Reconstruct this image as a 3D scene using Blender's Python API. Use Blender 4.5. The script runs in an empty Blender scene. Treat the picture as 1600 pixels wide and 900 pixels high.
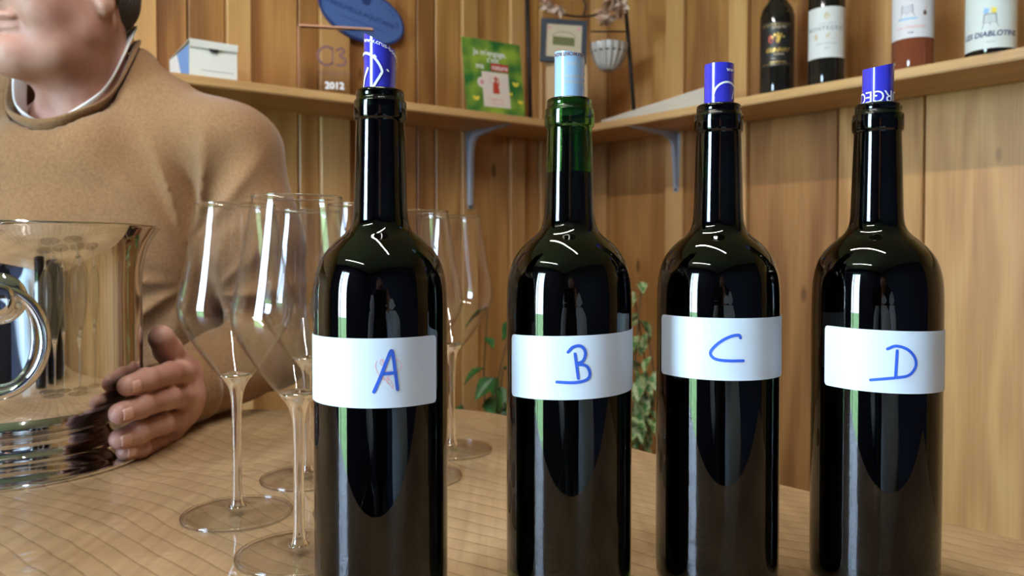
import bpy, bmesh, math, random
import numpy as np
from mathutils import Vector, Matrix
random.seed(7); np.random.seed(7)
PI = math.pi
sc = bpy.context.scene
COL = sc.collection

# ------------------------------------------------------------------ camera
T = 0.76                     # table top height
EYE = T + 0.208
F, CY, PITCH = 1220.0, 422.7, math.radians(1.3)
cam = bpy.data.cameras.new('camera')
camo = bpy.data.objects.new('camera', cam); COL.objects.link(camo)
camo.location = (0, 0, EYE)
camo.rotation_euler = (PI/2 - PITCH, 0, 0)
cam.sensor_width = 36; cam.lens = 36*F/1600
cam.shift_y = -(450-CY)/1600
cam.clip_start = 0.01
cam.dof.use_dof = True; cam.dof.focus_distance = 0.47; cam.dof.aperture_fstop = 12.0
sc.camera = camo

# ------------------------------------------------------------------ world / sky
w = bpy.data.worlds.new('world'); sc.world = w; w.use_nodes = True
nt = w.node_tree; nt.nodes.clear()
wo = nt.nodes.new('ShaderNodeOutputWorld'); bg = nt.nodes.new('ShaderNodeBackground')
tc = nt.nodes.new('ShaderNodeTexCoord'); sep = nt.nodes.new('ShaderNodeSeparateXYZ'); rp = nt.nodes.new('ShaderNodeValToRGB')
rp.color_ramp.elements[0].position = 0.0; rp.color_ramp.elements[0].color = (0.66, 0.84, 1.0, 1)
rp.color_ramp.elements[1].position = 0.7; rp.color_ramp.elements[1].color = (0.36, 0.60, 1.0, 1)
nt.links.new(tc.outputs['Generated'], sep.inputs[0]); nt.links.new(sep.outputs['Z'], rp.inputs[0])
nt.links.new(rp.outputs[0], bg.inputs[0]); bg.inputs[1].default_value = 42.0
nt.links.new(bg.outputs[0], wo.inputs[0])

sc.view_settings.view_transform = 'Standard'; sc.view_settings.look = 'None'
sc.view_settings.gamma = 1; sc.view_settings.exposure = 0.22
sc.view_settings.use_curve_mapping = False
cy = sc.cycles
cy.use_denoising = True
cy.max_bounces = 14; cy.transmission_bounces = 12; cy.transparent_max_bounces = 24; cy.glossy_bounces = 5; cy.diffuse_bounces = 4
cy.sample_clamp_indirect = 6.0; cy.caustics_refractive = True; cy.caustics_reflective = False; cy.blur_glossy = 0.3

# room corners in plan
C0 = Vector((0.2477, 2.4634)); DL = Vector((-0.811, -0.585)); DR = Vector((0.6347, -0.7727))
NL = Vector((-0.585, 0.811)); NR = Vector((0.7727, 0.6347))      # outward normals
LL, LR = 3.9, 3.6
PLc = C0 + DL*LL; PRc = C0 + DR*LR; PBc = PLc + DR*LR
H = 2.42

def area(name, loc, rot, sx, sy, power, col, portal=False):
    l = bpy.data.lights.new(name, 'AREA'); l.shape = 'RECTANGLE'; l.size = sx; l.size_y = sy
    l.energy = power; l.color = col
    if portal: l.cycles.is_portal = True
    o = bpy.data.objects.new(name, l); COL.objects.link(o); o.location = loc; o.rotation_euler = rot
    return o
def aim(d, up='Y'):
    return Vector(d).to_track_quat('-Z', up).to_euler()
angR = math.atan2(DR.y, DR.x)
# ceiling strip lamps: the light of the two fixtures built below
TUBES = [(Vector((-0.10, 0.42)), angR, 1.3), (Vector((-1.25, -0.55)), angR, 1.3)]
for i, (c, a, L) in enumerate(TUBES):
    area('tube_light', (c.x, c.y, H-0.075), (0, 0, a), L, 0.035, 22, (1.0, 0.95, 0.88))
# daylight comes through the two openings of the camera-side walls
DOOR_U, DOOR_W, DOOR_H = 1.30, 0.76, 2.05
dc = PLc + DR*DOOR_U
area('door_portal', (dc.x, dc.y, DOOR_H/2), aim((NR.x, NR.y, 0), 'Z'), DOOR_W, DOOR_H, 1, (1, 1, 1), True)

# ------------------------------------------------------------------ helpers
def U(px, py, Y):
    xr = (px-800)/F; yr = -(py-CY)/F; c, s = math.cos(PITCH), math.sin(PITCH)
    d = Vector((xr, c+yr*s, -s+yr*c))
    d *= Y/d.y
    return Vector((d.x, d.y, EYE+d.z))
def on_wall(px, n, dist, py=300):
    """plan point where the sight line of a column meets the vertical plane n.p = dist"""
    d = U(px, py, 1.0); k = dist/(n.x*d.x+n.y*d.y)
    return Vector((d.x*k, k))

def tag(o, label=None, cat=None, group=None, kind=None):
    if label: o['label'] = label
    if cat: o['category'] = cat
    if group: o['group'] = group
    if kind: o['kind'] = kind
    return o
def empty(name, loc=(0, 0, 0), rz=0, **k):
    o = bpy.data.objects.new(name, None); COL.objects.link(o); o.location = loc; o.rotation_euler = (0, 0, rz)
    o.empty_display_size = 0.05
    return tag(o, **k)
def mk(name, V, Fc, mat, parent=None, smooth=True, loc=None, rz=None, **k):
    me = bpy.data.meshes.new(name)
    if isinstance(V, np.ndarray): V = V.tolist()
    me.from_pydata([tuple(v) for v in V], [], Fc)
    me.validate()
    me.polygons.foreach_set('use_smooth', [smooth]*len(me.polygons))
    if mat: me.materials.append(mat)
    o = bpy.data.objects.new(name, me); COL.objects.link(o)
    if parent: o.parent = parent
    if loc is not None: o.location = loc
    if rz is not None: o.rotation_euler = (0, 0, rz)
    return tag(o, **k)
def from_bm(name, bm, mat, parent=None, smooth=False, loc=None, rz=None, **k):
    me = bpy.data.meshes.new(name); bm.to_mesh(me); bm.free()
    me.polygons.foreach_set('use_smooth', [smooth]*len(me.polygons))
    if mat: me.materials.append(mat)
    o = bpy.data.objects.new(name, me); COL.objects.link(o)
    if parent: o.parent = parent
    if loc is not None: o.location = loc
    if rz is not None: o.rotation_euler = (0, 0, rz)
    return tag(o, **k)
def box_bm(x0, x1, y0, y1, z0, z1, bev=0.0, seg=1, bm=None):
    b = bm or bmesh.new()
    vs = [b.verts.new((x, y, z)) for x in (x0, x1) for y in (y0, y1) for z in (z0, z1)]
    fs = [(0, 1, 3, 2), (4, 6, 7, 5), (0, 4, 5, 1), (2, 3, 7, 6), (0, 2, 6, 4), (1, 5, 7, 3)]
    F_ = [b.faces.new([vs[i] for i in f]) for f in fs]
    bmesh.ops.recalc_face_normals(b, faces=F_)
    if bev:
        ed = list({e for f in F_ for e in f.edges})
        bmesh.ops.bevel(b, geom=ed, offset=bev, segments=seg, affect='EDGES', clamp_overlap=True)
    return b
def box(name, x0, x1, y0, y1, z0, z1, mat, parent=None, bev=0.0, seg=1, **k):
    return from_bm(name, box_bm(x0, x1, y0, y1, z0, z1, bev, seg), mat, parent, **k)
def prism_bm(poly, z0, z1, bev=0.0, seg=1):
    b = bmesh.new()
    lo = [b.verts.new((p[0], p[1], z0)) for p in poly]; hi = [b.verts.new((p[0], p[1], z1)) for p in poly]
    n = len(poly); b.faces.new(lo[::-1]); b.faces.new(hi)
    for i in range(n): b.faces.new((lo[i], lo[(i+1) % n], hi[(i+1) % n], hi[i]))
    bmesh.ops.recalc_face_normals(b, faces=b.faces[:])
    if bev:
        ed = [e for e in b.edges if abs(e.verts[0].co.z-e.verts[1].co.z) < 1e-6]
        bmesh.ops.bevel(b, geom=ed, offset=bev, segments=seg, affect='EDGES')
    return b
def lathe(prof, n=48, closed=False):
    """prof: list of (r, z)"""
    V = []; Fc = []; rows = []
    for r, z in prof:
        if r < 1e-6:
            rows.append([len(V)]); V.append((0, 0, z))
        else:
            rows.append(list(range(len(V), len(V)+n)))
            for i in range(n):
                a = 2*PI*i/n; V.append((r*math.cos(a), r*math.sin(a), z))
    P = list(zip(rows, rows[1:]))
    if closed: P.append((rows[-1], rows[0]))
    for A, B in P:
        for i in range(n):
            j = (i+1) % n
            a0, a1 = A[i % len(A)], A[j % len(A)]; b0, b1 = B[i % len(B)], B[j % len(B)]
            f = []
            for q in (a0, a1, b1, b0):
                if q not in f: f.append(q)
            if len(f) > 2: Fc.append(tuple(f))
    return V, Fc
def spline(pts, n=6):
    """Catmull-Rom through points of any dimension"""
    P = [np.array(p, float) for p in pts]; P = [2*P[0]-P[1]]+P+[2*P[-1]-P[-2]]
    out = []
    for i in range(1, len(P)-2):
        for k in range(n):
            t = k/n
            out.append(0.5*((2*P[i])+(-P[i-1]+P[i+1])*t+(2*P[i-1]-5*P[i]+4*P[i+1]-P[i+2])*t*t+(-P[i-1]+3*P[i]-3*P[i+1]+P[i+2])*t**3))
    out.append(P[-2])
    return [tuple(p) for p in out]
def tube(pts, r, n=10, caps=True, V=None, Fc=None):
    V = [] if V is None else V; Fc = [] if Fc is None else Fc
    P = [Vector(p) for p in pts]; m = len(P)
    R = r if isinstance(r, (list, tuple)) else [r]*m
    tan = [(P[min(i+1, m-1)]-P[max(i-1, 0)]).normalized() for i in range(m)]
    up = Vector((0, 0, 1)) if abs(tan[0].z) < 0.9 else Vector((1, 0, 0))
    base = len(V); prev = (up-tan[0]*up.dot(tan[0])).normalized()
    for i in range(m):
        prev = (prev-tan[i]*prev.dot(tan[i])).normalized(); b = tan[i].cross(prev)
        for k in range(n):
            a = 2*PI*k/n; V.append(tuple(P[i]+(prev*math.cos(a)+b*math.sin(a))*R[i]))
    for i in range(m-1):
        for k in range(n):
            k2 = (k+1) % n
            Fc.append((base+i*n+k, base+i*n+k2, base+(i+1)*n+k2, base+(i+1)*n+k))
    if caps:
        Fc.append(tuple(base+k for k in range(n))[::-1]); Fc.append(tuple(base+(m-1)*n+k for k in range(n)))
    return V, Fc
def text_geo(s, size, align='CENTER', shear=0.0, spacing=1.0, bold=0.0):
    cu = bpy.data.curves.new('t', 'FONT'); cu.body = s; cu.size = size; cu.align_x = align; cu.shear = shear
    cu.space_character = spacing; cu.resolution_u = 3; cu.offset = bold
    o = bpy.data.objects.new('t', cu); COL.objects.link(o)
    dg = bpy.context.evaluated_depsgraph_get(); me = bpy.data.meshes.new_from_object(o.evaluated_get(dg))
    V = [tuple(v.co) for v in me.vertices]; Fc = [tuple(p.vertices) for p in me.polygons]
    bpy.data.objects.remove(o); bpy.data.curves.remove(cu); bpy.data.meshes.remove(me)
    return V, Fc
def merge(parts):
    V, Fc = [], []
    for v, f in parts:
        b = len(V); V += list(v); Fc += [tuple(i+b for i in q) for q in f]
    return V, Fc
def poly_geo(pts): return [(p[0], p[1], 0) for p in pts], [tuple(range(len(pts)))]
def ribbon(pts, wd, closed=False):
    P = [Vector((p[0], p[1])) for p in pts]; m = len(P); V = []; Fc = []
    # rounded ends
    for i in range(m):
        t = (P[min(i+1, m-1)]-P[max(i-1, 0)]).normalized(); nrm = Vector((-t.y, t.x))
        V += [(P[i].x+nrm.x*wd/2, P[i].y+nrm.y*wd/2, 0), (P[i].x-nrm.x*wd/2, P[i].y-nrm.y*wd/2, 0)]
    for i in range(m-1): Fc.append((2*i+1, 2*i+3, 2*i+2, 2*i))
    for e in (0, m-1):
        b = len(V); V.append((P[e].x, P[e].y, 0))
        for k in range(10):
            a = 2*PI*k/10; V.append((P[e].x+math.cos(a)*wd/2, P[e].y+math.sin(a)*wd/2, 0))
        for k in range(10): Fc.append((b, b+1+k, b+1+(k+1) % 10))
    return V, Fc
def ellipse_pts(cx, cy_, rx, ry, n=24, a0=0, a1=2*PI, rot=0):
    out = []
    for i in range(n):
        a = a0+(a1-a0)*i/(n if abs(a1-a0-2*PI) < 1e-6 else n-1); x, y = rx*math.cos(a), ry*math.sin(a)
        out.append((cx+x*math.cos(rot)-y*math.sin(rot), cy_+x*math.sin(rot)+y*math.cos(rot)))
    return out
def on_cyl(geo, R, zc, th0=0.0):
    """flat (x,y) geometry wrapped on a cylinder; angle 0 faces -Y, positive to +X"""
    V, Fc = geo
    return [(R*math.sin(th0+v[0]/R), -R*math.cos(th0+v[0]/R), zc+v[1]) for v in V], Fc
def crisp(o, th, off):
    so = o.modifiers.new('s', 'SOLIDIFY'); so.thickness = th; so.offset = off
    es = o.modifiers.new('e', 'EDGE_SPLIT'); es.split_angle = math.radians(40)
def upright(geo, off=0.0, scale=1.0, dx=0, dz=0):
    V, Fc = geo
    return [(v[0]*scale+dx, -off, v[1]*scale+dz) for v in V], Fc

# ------------------------------------------------------------------ materials
MATS = {}
def principled(name, col, rough=0.5, metal=0.0, **kw):
    if name in MATS: return MATS[name]
    m = bpy.data.materials.new(name); m.use_nodes = True; b = m.node_tree.nodes['Principled BSDF']
    b.inputs['Base Color'].default_value = (*col, 1); b.inputs['Roughness'].default_value = rough; b.inputs['Metallic'].default_value = metal
    for k, v in kw.items(): b.inputs[k.replace('_', ' ')].default_value = v
    MATS[name] = m; return m
def nodes(m): return m.node_tree.nodes, m.node_tree.links, m.node_tree.nodes['Principled BSDF']
def noise_bump(m, scale, strength, dist=0.001, stretch=(1, 1, 1), detail=4, coat=False, coord='Object'):
    N, L, b = nodes(m); tc = N.new('ShaderNodeTexCoord'); mp = N.new('ShaderNodeMapping'); mp.inputs['Scale'].default_value = stretch
    no = N.new('ShaderNodeTexNoise'); no.inputs['Scale'].default_value = scale; no.inputs['Detail'].default_value = detail
    bu = N.new('ShaderNodeBump'); bu.inputs['Strength'].default_value = strength; bu.inputs['Distance'].default_value = dist
    L.new(tc.outputs[coord], mp.inputs[0]); L.new(mp.outputs[0], no.inputs['Vector']); L.new(no.outputs['Fac'], bu.inputs['Height'])
    L.new(bu.outputs[0], b.inputs['Coat Normal' if coat else 'Normal'])
    return no, bu
def color_noise(m, c1, c2, scale, stretch=(1, 1, 1), detail=4, lo=0.35, hi=0.65):
    N, L, b = nodes(m); tc = N.new('ShaderNodeTexCoord'); mp = N.new('ShaderNodeMapping'); mp.inputs['Scale'].default_value = stretch
    no = N.new('ShaderNodeTexNoise'); no.inputs['Scale'].default_value = scale; no.inputs['Detail'].default_value = detail
    r = N.new('ShaderNodeValToRGB'); r.color_ramp.elements[0].position = lo; r.color_ramp.elements[1].position = hi
    r.color_ramp.elements[0].color = (*c1, 1); r.color_ramp.elements[1].color = (*c2, 1)
    L.new(tc.outputs['Object'], mp.inputs[0]); L.new(mp.outputs[0], no.inputs['Vector']); L.new(no.outputs['Fac'], r.inputs[0]); L.new(r.outputs[0], b.inputs['Base Color'])

def wood(name, dark, mid, light, along='Z', ring=26.0, rough=0.5, knots=True, var=0.25, grain=1.0):
    """pine: growth rings stretched along the board, fine fibre streaks, knots, per-board tone"""
    m = bpy.data.materials.new(name); m.use_nodes = True; N, L, b = nodes(m)
    tc = N.new('ShaderNodeTexCoord'); oi = N.new('ShaderNodeObjectInfo')
    off = N.new('ShaderNodeVectorMath'); off.operation = 'MULTIPLY_ADD'
    comb = N.new('ShaderNodeCombineXYZ')
    for i in range(3): L.new(oi.outputs['Random'], comb.inputs[i])
    L.new(comb.outputs[0], off.inputs[0]); off.inputs[1].default_value = (7.3, 3.1, 11.7); L.new(tc.outputs['Object'], off.inputs[2])
    def mp(sc_):
        q = N.new('ShaderNodeMapping'); q.inputs['Scale'].default_value = sc_; L.new(off.outputs[0], q.inputs[0]); return q
    def st(a, s):   # stretched scale: s along the grain, a across
        return {'Z': (a, a, s), 'X': (s, a, a), 'Y': (a, s, a)}[along]
    n1 = N.new('ShaderNodeTexNoise'); n1.inputs['Scale'].default_value = 1; n1.inputs['Detail'].default_value = 2; n1.inputs['Roughness'].default_value = .4
    L.new(mp(st(7.0, 0.9)).outputs[0], n1.inputs['Vector'])
    mul = N.new('ShaderNodeMath'); mul.operation = 'MULTIPLY'; mul.inputs[1].default_value = ring; L.new(n1.outputs['Fac'], mul.inputs[0])
    sn = N.new('ShaderNodeMath'); sn.operation = 'SINE'; L.new(mul.outputs[0], sn.inputs[0])
    n2 = N.new('ShaderNodeTexNoise'); n2.inputs['Scale'].default_value = 1; n2.inputs['Detail'].default_value = 5
    L.new(mp(st(260.0*grain, 5.0)).outputs[0], n2.inputs['Vector'])
    n3 = N.new('ShaderNodeTexNoise'); n3.inputs['Scale'].default_value = 1; n3.inputs['Detail'].default_value = 2
    L.new(mp(st(9, 2.0)).outputs[0], n3.inputs['Vector'])
    def ma(op, a, b_, c=None):
        q = N.new('ShaderNodeMath'); q.operation = op
        for i, v in enumerate((a, b_, c)):
            if v is None: continue
            if hasattr(v, 'outputs'): L.new(v.outputs[0], q.inputs[i])
            elif hasattr(v, 'links'): L.new(v, q.inputs[i])
            else: q.inputs[i].default_value = v
        return q
    s1 = ma('MULTIPLY_ADD', sn, 0.14, 0.5)
    s2 = ma('MULTIPLY_ADD', n2.outputs['Fac'], 0.55, s1)
    s3 = ma('MULTIPLY_ADD', n3.outputs['Fac'], 0.35, s2)
    s4 = ma('MULTIPLY_ADD', oi.outputs['Random'], var, s3)
    fac = ma('SUBTRACT', s4, 0.45+var/2)
    r = N.new('ShaderNodeValToRGB'); cr = r.color_ramp
    cr.elements[0].position = 0.12; cr.elements[0].color = (*dark, 1); cr.elements[1].position = 0.88; cr.elements[1].color = (*light, 1)
    e = cr.elements.new(0.5); e.color = (*mid, 1)
    L.new(fac.outputs[0], r.inputs[0]); last = r.outputs[0]
    if knots:
        vo = N.new('ShaderNodeTexVoronoi'); vo.inputs['Scale'].default_value = 1; vo.inputs['Randomness'].default_value = 1
        L.new(mp(st(9.0, 3.6)).outputs[0], vo.inputs['Vector'])
        kr = N.new('ShaderNodeMapRange'); kr.inputs[1].default_value = 0.05; kr.inputs[2].default_value = 0.10; kr.inputs[3].default_value = 0.75; kr.inputs[4].default_value = 0
        L.new(vo.outputs['Distance'], kr.inputs[0])
        mx = N.new('ShaderNodeMix'); mx.data_type = 'RGBA'; mx.inputs['B'].default_value = (dark[0]*.35, dark[1]*.28, dark[2]*.25, 1)
        L.new(kr.outputs[0], mx.inputs['Factor']); L.new(last, mx.inputs['A']); last = mx.outputs['Result']
    L.new(last, b.inputs['Base Color'])
    b.inputs['Roughness'].default_value = rough
    bu = N.new('ShaderNodeBump'); bu.inputs['Strength'].default_value = 0.25; bu.inputs['Distance'].default_value = 0.0006
    L.new(n2.outputs['Fac'], bu.inputs['Height']); L.new(bu.outputs[0], b.inputs['Normal'])
    return m

M_pine = wood('pine_boards', (0.22, 0.085, 0.022), (0.40, 0.185, 0.055), (0.60, 0.33, 0.115), 'Z', 30, 0.45, True, 0.40)
M_pinelight = wood('light_pine_boards', (0.38, 0.175, 0.055), (0.56, 0.29, 0.10), (0.69, 0.405, 0.155), 'Z', 42, 0.45, True, 0.15)
M_batten = wood('pine_battens', (0.42, 0.21, 0.07), (0.56, 0.31, 0.115), (0.68, 0.42, 0.18), 'Z', 20, 0.45, False, 0.2)
M_shelf = wood('shelf_pine', (0.42, 0.22, 0.085), (0.60, 0.36, 0.15), (0.72, 0.47, 0.22), 'X', 22, 0.45, True, 0.1)
M_floor = wood('floor_wood', (0.018, 0.018, 0.022), (0.028, 0.028, 0.034), (0.042, 0.042, 0.05), 'X', 20, 0.4, True, 0.4)

def table_mat():
    m = bpy.data.materials.new('table_wood'); m.use_nodes = True; N, L, b = nodes(m)
    tc = N.new('ShaderNodeTexCoord')
    def mapping(scale, rot=0):
        q = N.new('ShaderNodeMapping'); q.inputs['Scale'].default_value = scale; q.inputs['Rotation'].default_value = (0, 0, rot)
        L.new(tc.outputs['Object'], q.inputs[0]); return q
    # long flowing growth lines: contour lines of a slow noise stretched along the slab
    q = mapping((1, 1, 1), math.radians(-52))
    n1 = N.new('ShaderNodeTexNoise'); n1.inputs['Scale'].default_value = 2.6; n1.inputs['Detail'].default_value = 4; n1.inputs['Roughness'].default_value = 0.35; n1.inputs['Distortion'].default_value = 0.2
    L.new(q.outputs[0], n1.inputs['Vector'])
    sx = N.new('ShaderNodeSeparateXYZ'); L.new(q.outputs[0], sx.inputs[0])
    ad = N.new('ShaderNodeMath'); ad.operation = 'MULTIPLY_ADD'; ad.inputs[1].default_value = 0.16; L.new(n1.outputs['Fac'], ad.inputs[0]); L.new(sx.outputs['X'], ad.inputs[2])
    ml = N.new('ShaderNodeMath'); ml.operation = 'MULTIPLY'; ml.inputs[1].default_value = 62.0; L.new(ad.outputs[0], ml.inputs[0])
    fr = N.new('ShaderNodeMath'); fr.operation = 'FRACT'; L.new(ml.outputs[0], fr.inputs[0])
    r = N.new('ShaderNodeValToRGB'); cr = r.color_ramp
    cr.elements[0].position = 0.0; cr.elements[0].color = (0.45, 0.32, 0.19, 1)
    cr.elements[1].position = 1.0; cr.elements[1].color = (0.37, 0.255, 0.145, 1)
    e = cr.elements.new(0.84); e.color = (0.41, 0.29, 0.165, 1); e = cr.elements.new(0.94); e.color = (0.27, 0.18, 0.10, 1)
    L.new(fr.outputs[0], r.inputs[0])
    q2 = mapping((120, 6, 1), math.radians(-52)); n2 = N.new('ShaderNodeTexNoise'); n2.inputs['Scale'].default_value = 1; n2.inputs['Detail'].default_value = 4
    L.new(q2.outputs[0], n2.inputs['Vector'])
    q3 = mapping((3, 3, 1)); n3 = N.new('ShaderNodeTexNoise'); n3.inputs['Scale'].default_value = 1.9; n3.inputs['Detail'].default_value = 5; L.new(q3.outputs[0], n3.inputs['Vector'])
    r2 = N.new('ShaderNodeValToRGB'); r2.color_ramp.elements[0].position = 0.3; r2.color_ramp.elements[0].color = (0.62, 0.55, 0.48, 1); r2.color_ramp.elements[1].position = 0.7; r2.color_ramp.elements[1].color = (1.12, 1.1, 1.05, 1)
    L.new(n3.outputs['Fac'], r2.inputs[0])
    m1 = N.new('ShaderNodeMix'); m1.data_type = 'RGBA'; m1.blend_type = 'MULTIPLY'; m1.inputs['Factor'].default_value = 1; L.new(r.outputs[0], m1.inputs['A']); L.new(r2.outputs[0], m1.inputs['B'])
    r3 = N.new('ShaderNodeValToRGB'); r3.color_ramp.elements[0].position = 0.3; r3.color_ramp.elements[0].color = (0.85, 0.83, 0.8, 1); r3.color_ramp.elements[1].position = 0.6; r3.color_ramp.elements[1].color = (1.05, 1.05, 1.05, 1)
    L.new(n2.outputs['Fac'], r3.inputs[0])
    m2 = N.new('ShaderNodeMix'); m2.data_type = 'RGBA'; m2.blend_type = 'MULTIPLY'; m2.inputs['Factor'].default_value = 1; L.new(m1.outputs['Result'], m2.inputs['A']); L.new(r3.outputs[0], m2.inputs['B'])
    L.new(m2.outputs['Result'], b.inputs['Base Color'])
    b.inputs['Roughness'].default_value = 0.42; b.inputs['Coat Weight'].default_value = 0.9; b.inputs['Coat Roughness'].default_value = 0.03
    # creases of the clear film
    q4 = mapping((1, 1, 1)); n4 = N.new('ShaderNodeTexNoise'); n4.inputs['Scale'].default_value = 7; n4.inputs['Detail'].default_value = 3; n4.inputs['Distortion'].default_value = 2.5; L.new(q4.outputs[0], n4.inputs['Vector'])
    bu = N.new('ShaderNodeBump'); bu.inputs['Strength'].default_value = 0.5; bu.inputs['Distance'].default_value = 0.005
    L.new(n4.outputs['Fac'], bu.inputs['Height']); L.new(bu.outputs[0], b.inputs['Coat Normal'])
    return m
M_table = table_mat()

M_bottle = principled('bottle_glass', (0.06, 0.20, 0.02), 0.0, 0, Transmission_Weight=1.0, IOR=1.5)
M_bottledark = principled('dark_green_bottle_glass', (0.012, 0.035, 0.010), 0.0, 0, Transmission_Weight=1.0, IOR=1.5)
M_wine = principled('red_wine', (0.006, 0.002, 0.004), 0.6, 0, Specular_IOR_Level=0.0)
M_darkbottle = principled('dark_bottle', (0.012, 0.010, 0.008), 0.04)
M_rose = principled('rose_wine', (0.20, 0.055, 0.025), 0.04, 0)
M_paper = principled('label_paper', (0.66, 0.77, 0.93), 0.45); noise_bump(M_paper, 90, 0.1, 0.0004)  # white paper; the bluish cast of the daylight is put into its colour
M_ink = principled('blue_marker', (0.03, 0.12, 0.70), 0.5)
M_red = principled('red_ink', (0.85, 0.35, 0.40), 0.5)
M_foil = principled('blue_foil', (0.035, 0.035, 0.52), 0.22, 0, Coat_Weight=1.0, Coat_Roughness=0.03)
M_foilpale = principled('pale_foil', (0.34, 0.55, 0.84), 0.25, 0.0, Coat_Weight=1.0, Coat_Roughness=0.03)
M_white = principled('white_print', (0.85, 0.87, 0.9), 0.5)
M_brownprint = principled('brown_print', (0.16, 0.06, 0.06), 0.5)
M_greyprint = principled('grey_print', (0.25, 0.27, 0.32), 0.5)
M_navy = principled('navy_print', (0.02, 0.03, 0.16), 0.5)
M_pink = principled('pink_print', (0.75, 0.30, 0.36), 0.5)
M_gold = principled('gold_print', (0.75, 0.50, 0.12), 0.3, 0.6)
M_goldpale = principled('pale_gold_print', (0.62, 0.52, 0.36), 0.5)
M_black = principled('black_label', (0.014, 0.013, 0.014), 0.4)
M_redemb = principled('red_emblem', (0.55, 0.08, 0.05), 0.5)
M_sky = principled('sky_blue_print', (0.25, 0.5, 0.8), 0.5)
M_yel = principled('yellow_print', (0.85, 0.70, 0.08), 0.5)
M_chrome = principled('polished_silver', (0.80, 0.80, 0.80), 0.05, 1.0)
noise_bump(M_chrome, 22, 0.05, 0.001, (1, 1, 0.12), 1)
M_steel = principled('bracket_steel', (0.46, 0.50, 0.58), 0.45, 0.35)
M_iron = principled('black_iron', (0.02, 0.018, 0.018), 0.5, 0.3)
M_card = principled('white_card', (0.76, 0.75, 0.72), 0.6)
M_cardblue = principled('blue_card', (0.16, 0.30, 0.62), 0.6)

def thin_glass():
    m = bpy.data.materials.new('thin_clear_glass'); m.use_nodes = True; N = m.node_tree.nodes; L = m.node_tree.links; N.clear()
    o = N.new('ShaderNodeOutputMaterial'); t = N.new('ShaderNodeBsdfTransparent'); g = N.new('ShaderNodeBsdfGlossy'); g.inputs['Roughness'].default_value = 0.0
    t.inputs[0].default_value = (0.993, 0.995, 0.997, 1)
    ge = N.new('ShaderNodeNewGeometry'); dt = N.new('ShaderNodeVectorMath'); dt.operation = 'DOT_PRODUCT'; L.new(ge.outputs['Normal'], dt.inputs[0]); L.new(ge.outputs['Incoming'], dt.inputs[1])
    ab = N.new('ShaderNodeMath'); ab.operation = 'ABSOLUTE'; L.new(dt.outputs['Value'], ab.inputs[0])
    om = N.new('ShaderNodeMath'); om.operation = 'SUBTRACT'; om.inputs[0].default_value = 1; L.new(ab.outputs[0], om.inputs[1])
    pw = N.new('ShaderNodeMath'); pw.operation = 'POWER'; pw.inputs[1].default_value = 5; L.new(om.outputs[0], pw.inputs[0])
    fr = N.new('ShaderNodeMath'); fr.operation = 'MULTIPLY_ADD'; fr.inputs[1].default_value = 0.96; fr.inputs[2].default_value = 0.042; L.new(pw.outputs[0], fr.inputs[0])
    mx = N.new('ShaderNodeMixShader')
    L.new(fr.outputs[0], mx.inputs[0]); L.new(t.outputs[0], mx.inputs[1]); L.new(g.outputs[0], mx.inputs[2]); L.new(mx.outputs[0], o.inputs[0])
    return m
M_thin = thin_glass()
M_glass = principled('solid_clear_glass', (1, 1, 1), 0.0, 0, Transmission_Weight=1.0, IOR=1.5)

# ------------------------------------------------------------------ room shell
room = []
floor = from_bm('floor', prism_bm([C0+(NL+NR)*0.12, PRc+NR*0.12, PBc, PLc+NL*0.12], -0.05, 0), M_floor, None, kind='structure')
M_ceil = principled('ceiling_paint', (0.62, 0.58, 0.52), 0.8)
ceil = from_bm('ceiling', prism_bm([C0+(NL+NR)*0.12, PRc+NR*0.12, PBc-(NL+NR)*0.1, PLc+NL*0.12], H, H+0.06), M_ceil, None, kind='structure')
M_back = principled('wall_backing', (0.13, 0.06, 0.022), 0.8)
M_plaster = principled('plaster', (0.07, 0.09, 0.17), 0.85)

def wall_frame(name, origin, d, n, L_, mat):
    """wall object with local x along d, local y pointing out of the room"""
    a = math.atan2(d.y, d.x)
    yl = Vector((-math.sin(a), math.cos(a))); s = 1 if yl.dot(n) > 0 else -1
    return a, s
def board_wall(name, d, n, L_, seams, mirror):
    a = math.atan2(d.y, d.x); yl = Vector((-math.sin(a), math.cos(a))); s = 1 if yl.dot(n) > 0 else -1
    wo_ = from_bm(name, box_bm(-0.02, L_, min(s*0.022, s*0.10), max(s*0.022, s*0.10), 0, H), M_back, None, loc=(C0.x, C0.y, 0), rz=a, kind='structure')
    for s0, s1, typ in seams:
        wd = s1-s0
        if typ == 'b':     # batten, proud of the boards
            y0, y1 = -s*0.012, s*0.012; g = 0.0; m = M_batten; nm = 'batten'
        else:
            j = random.uniform(0, 0.002); y0, y1 = s*j, s*0.022; g = 0.0016; m = M_pinelight if (s0 > 1.0 and name == 'wall_right') else M_pine; nm = 'plank'
        bm = box_bm(-wd/2+g, wd/2-g, min(y0, y1), max(y0, y1), 0, H, 0.0025 if typ != 'b' else 0.002)
        from_bm(nm, bm, m, wo_, loc=((s0+s1)/2, 0, 0))
    return wo_
def s_left(px): p = on_wall(px, NL, 1.853); return (p-C0).dot(DL)
def s_right(px): p = on_wall(px, NR, 1.755); return (p-C0).dot(DR)
Lpx = [('p', 923, 862), ('b', 862, 842), ('p', 842, 817), ('b', 817, 795), ('p', 795, 744), ('b', 744, 720), ('p', 720, 681), ('p', 681, 652), ('p', 652, 590),
       ('p', 590, 545), ('b', 545, 500), ('p', 500, 468), ('p', 468, 392), ('b', 392, 355), ('p', 355, 296), ('p', 296, 246), ('b', 246, 212), ('p', 212, 130), ('p', 130, 60), ('b', 60, 30), ('p', 30, -60)]
sm = [(max(0, s_left(a_)), s_left(b_), t) for t, a_, b_ in Lpx]
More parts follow.
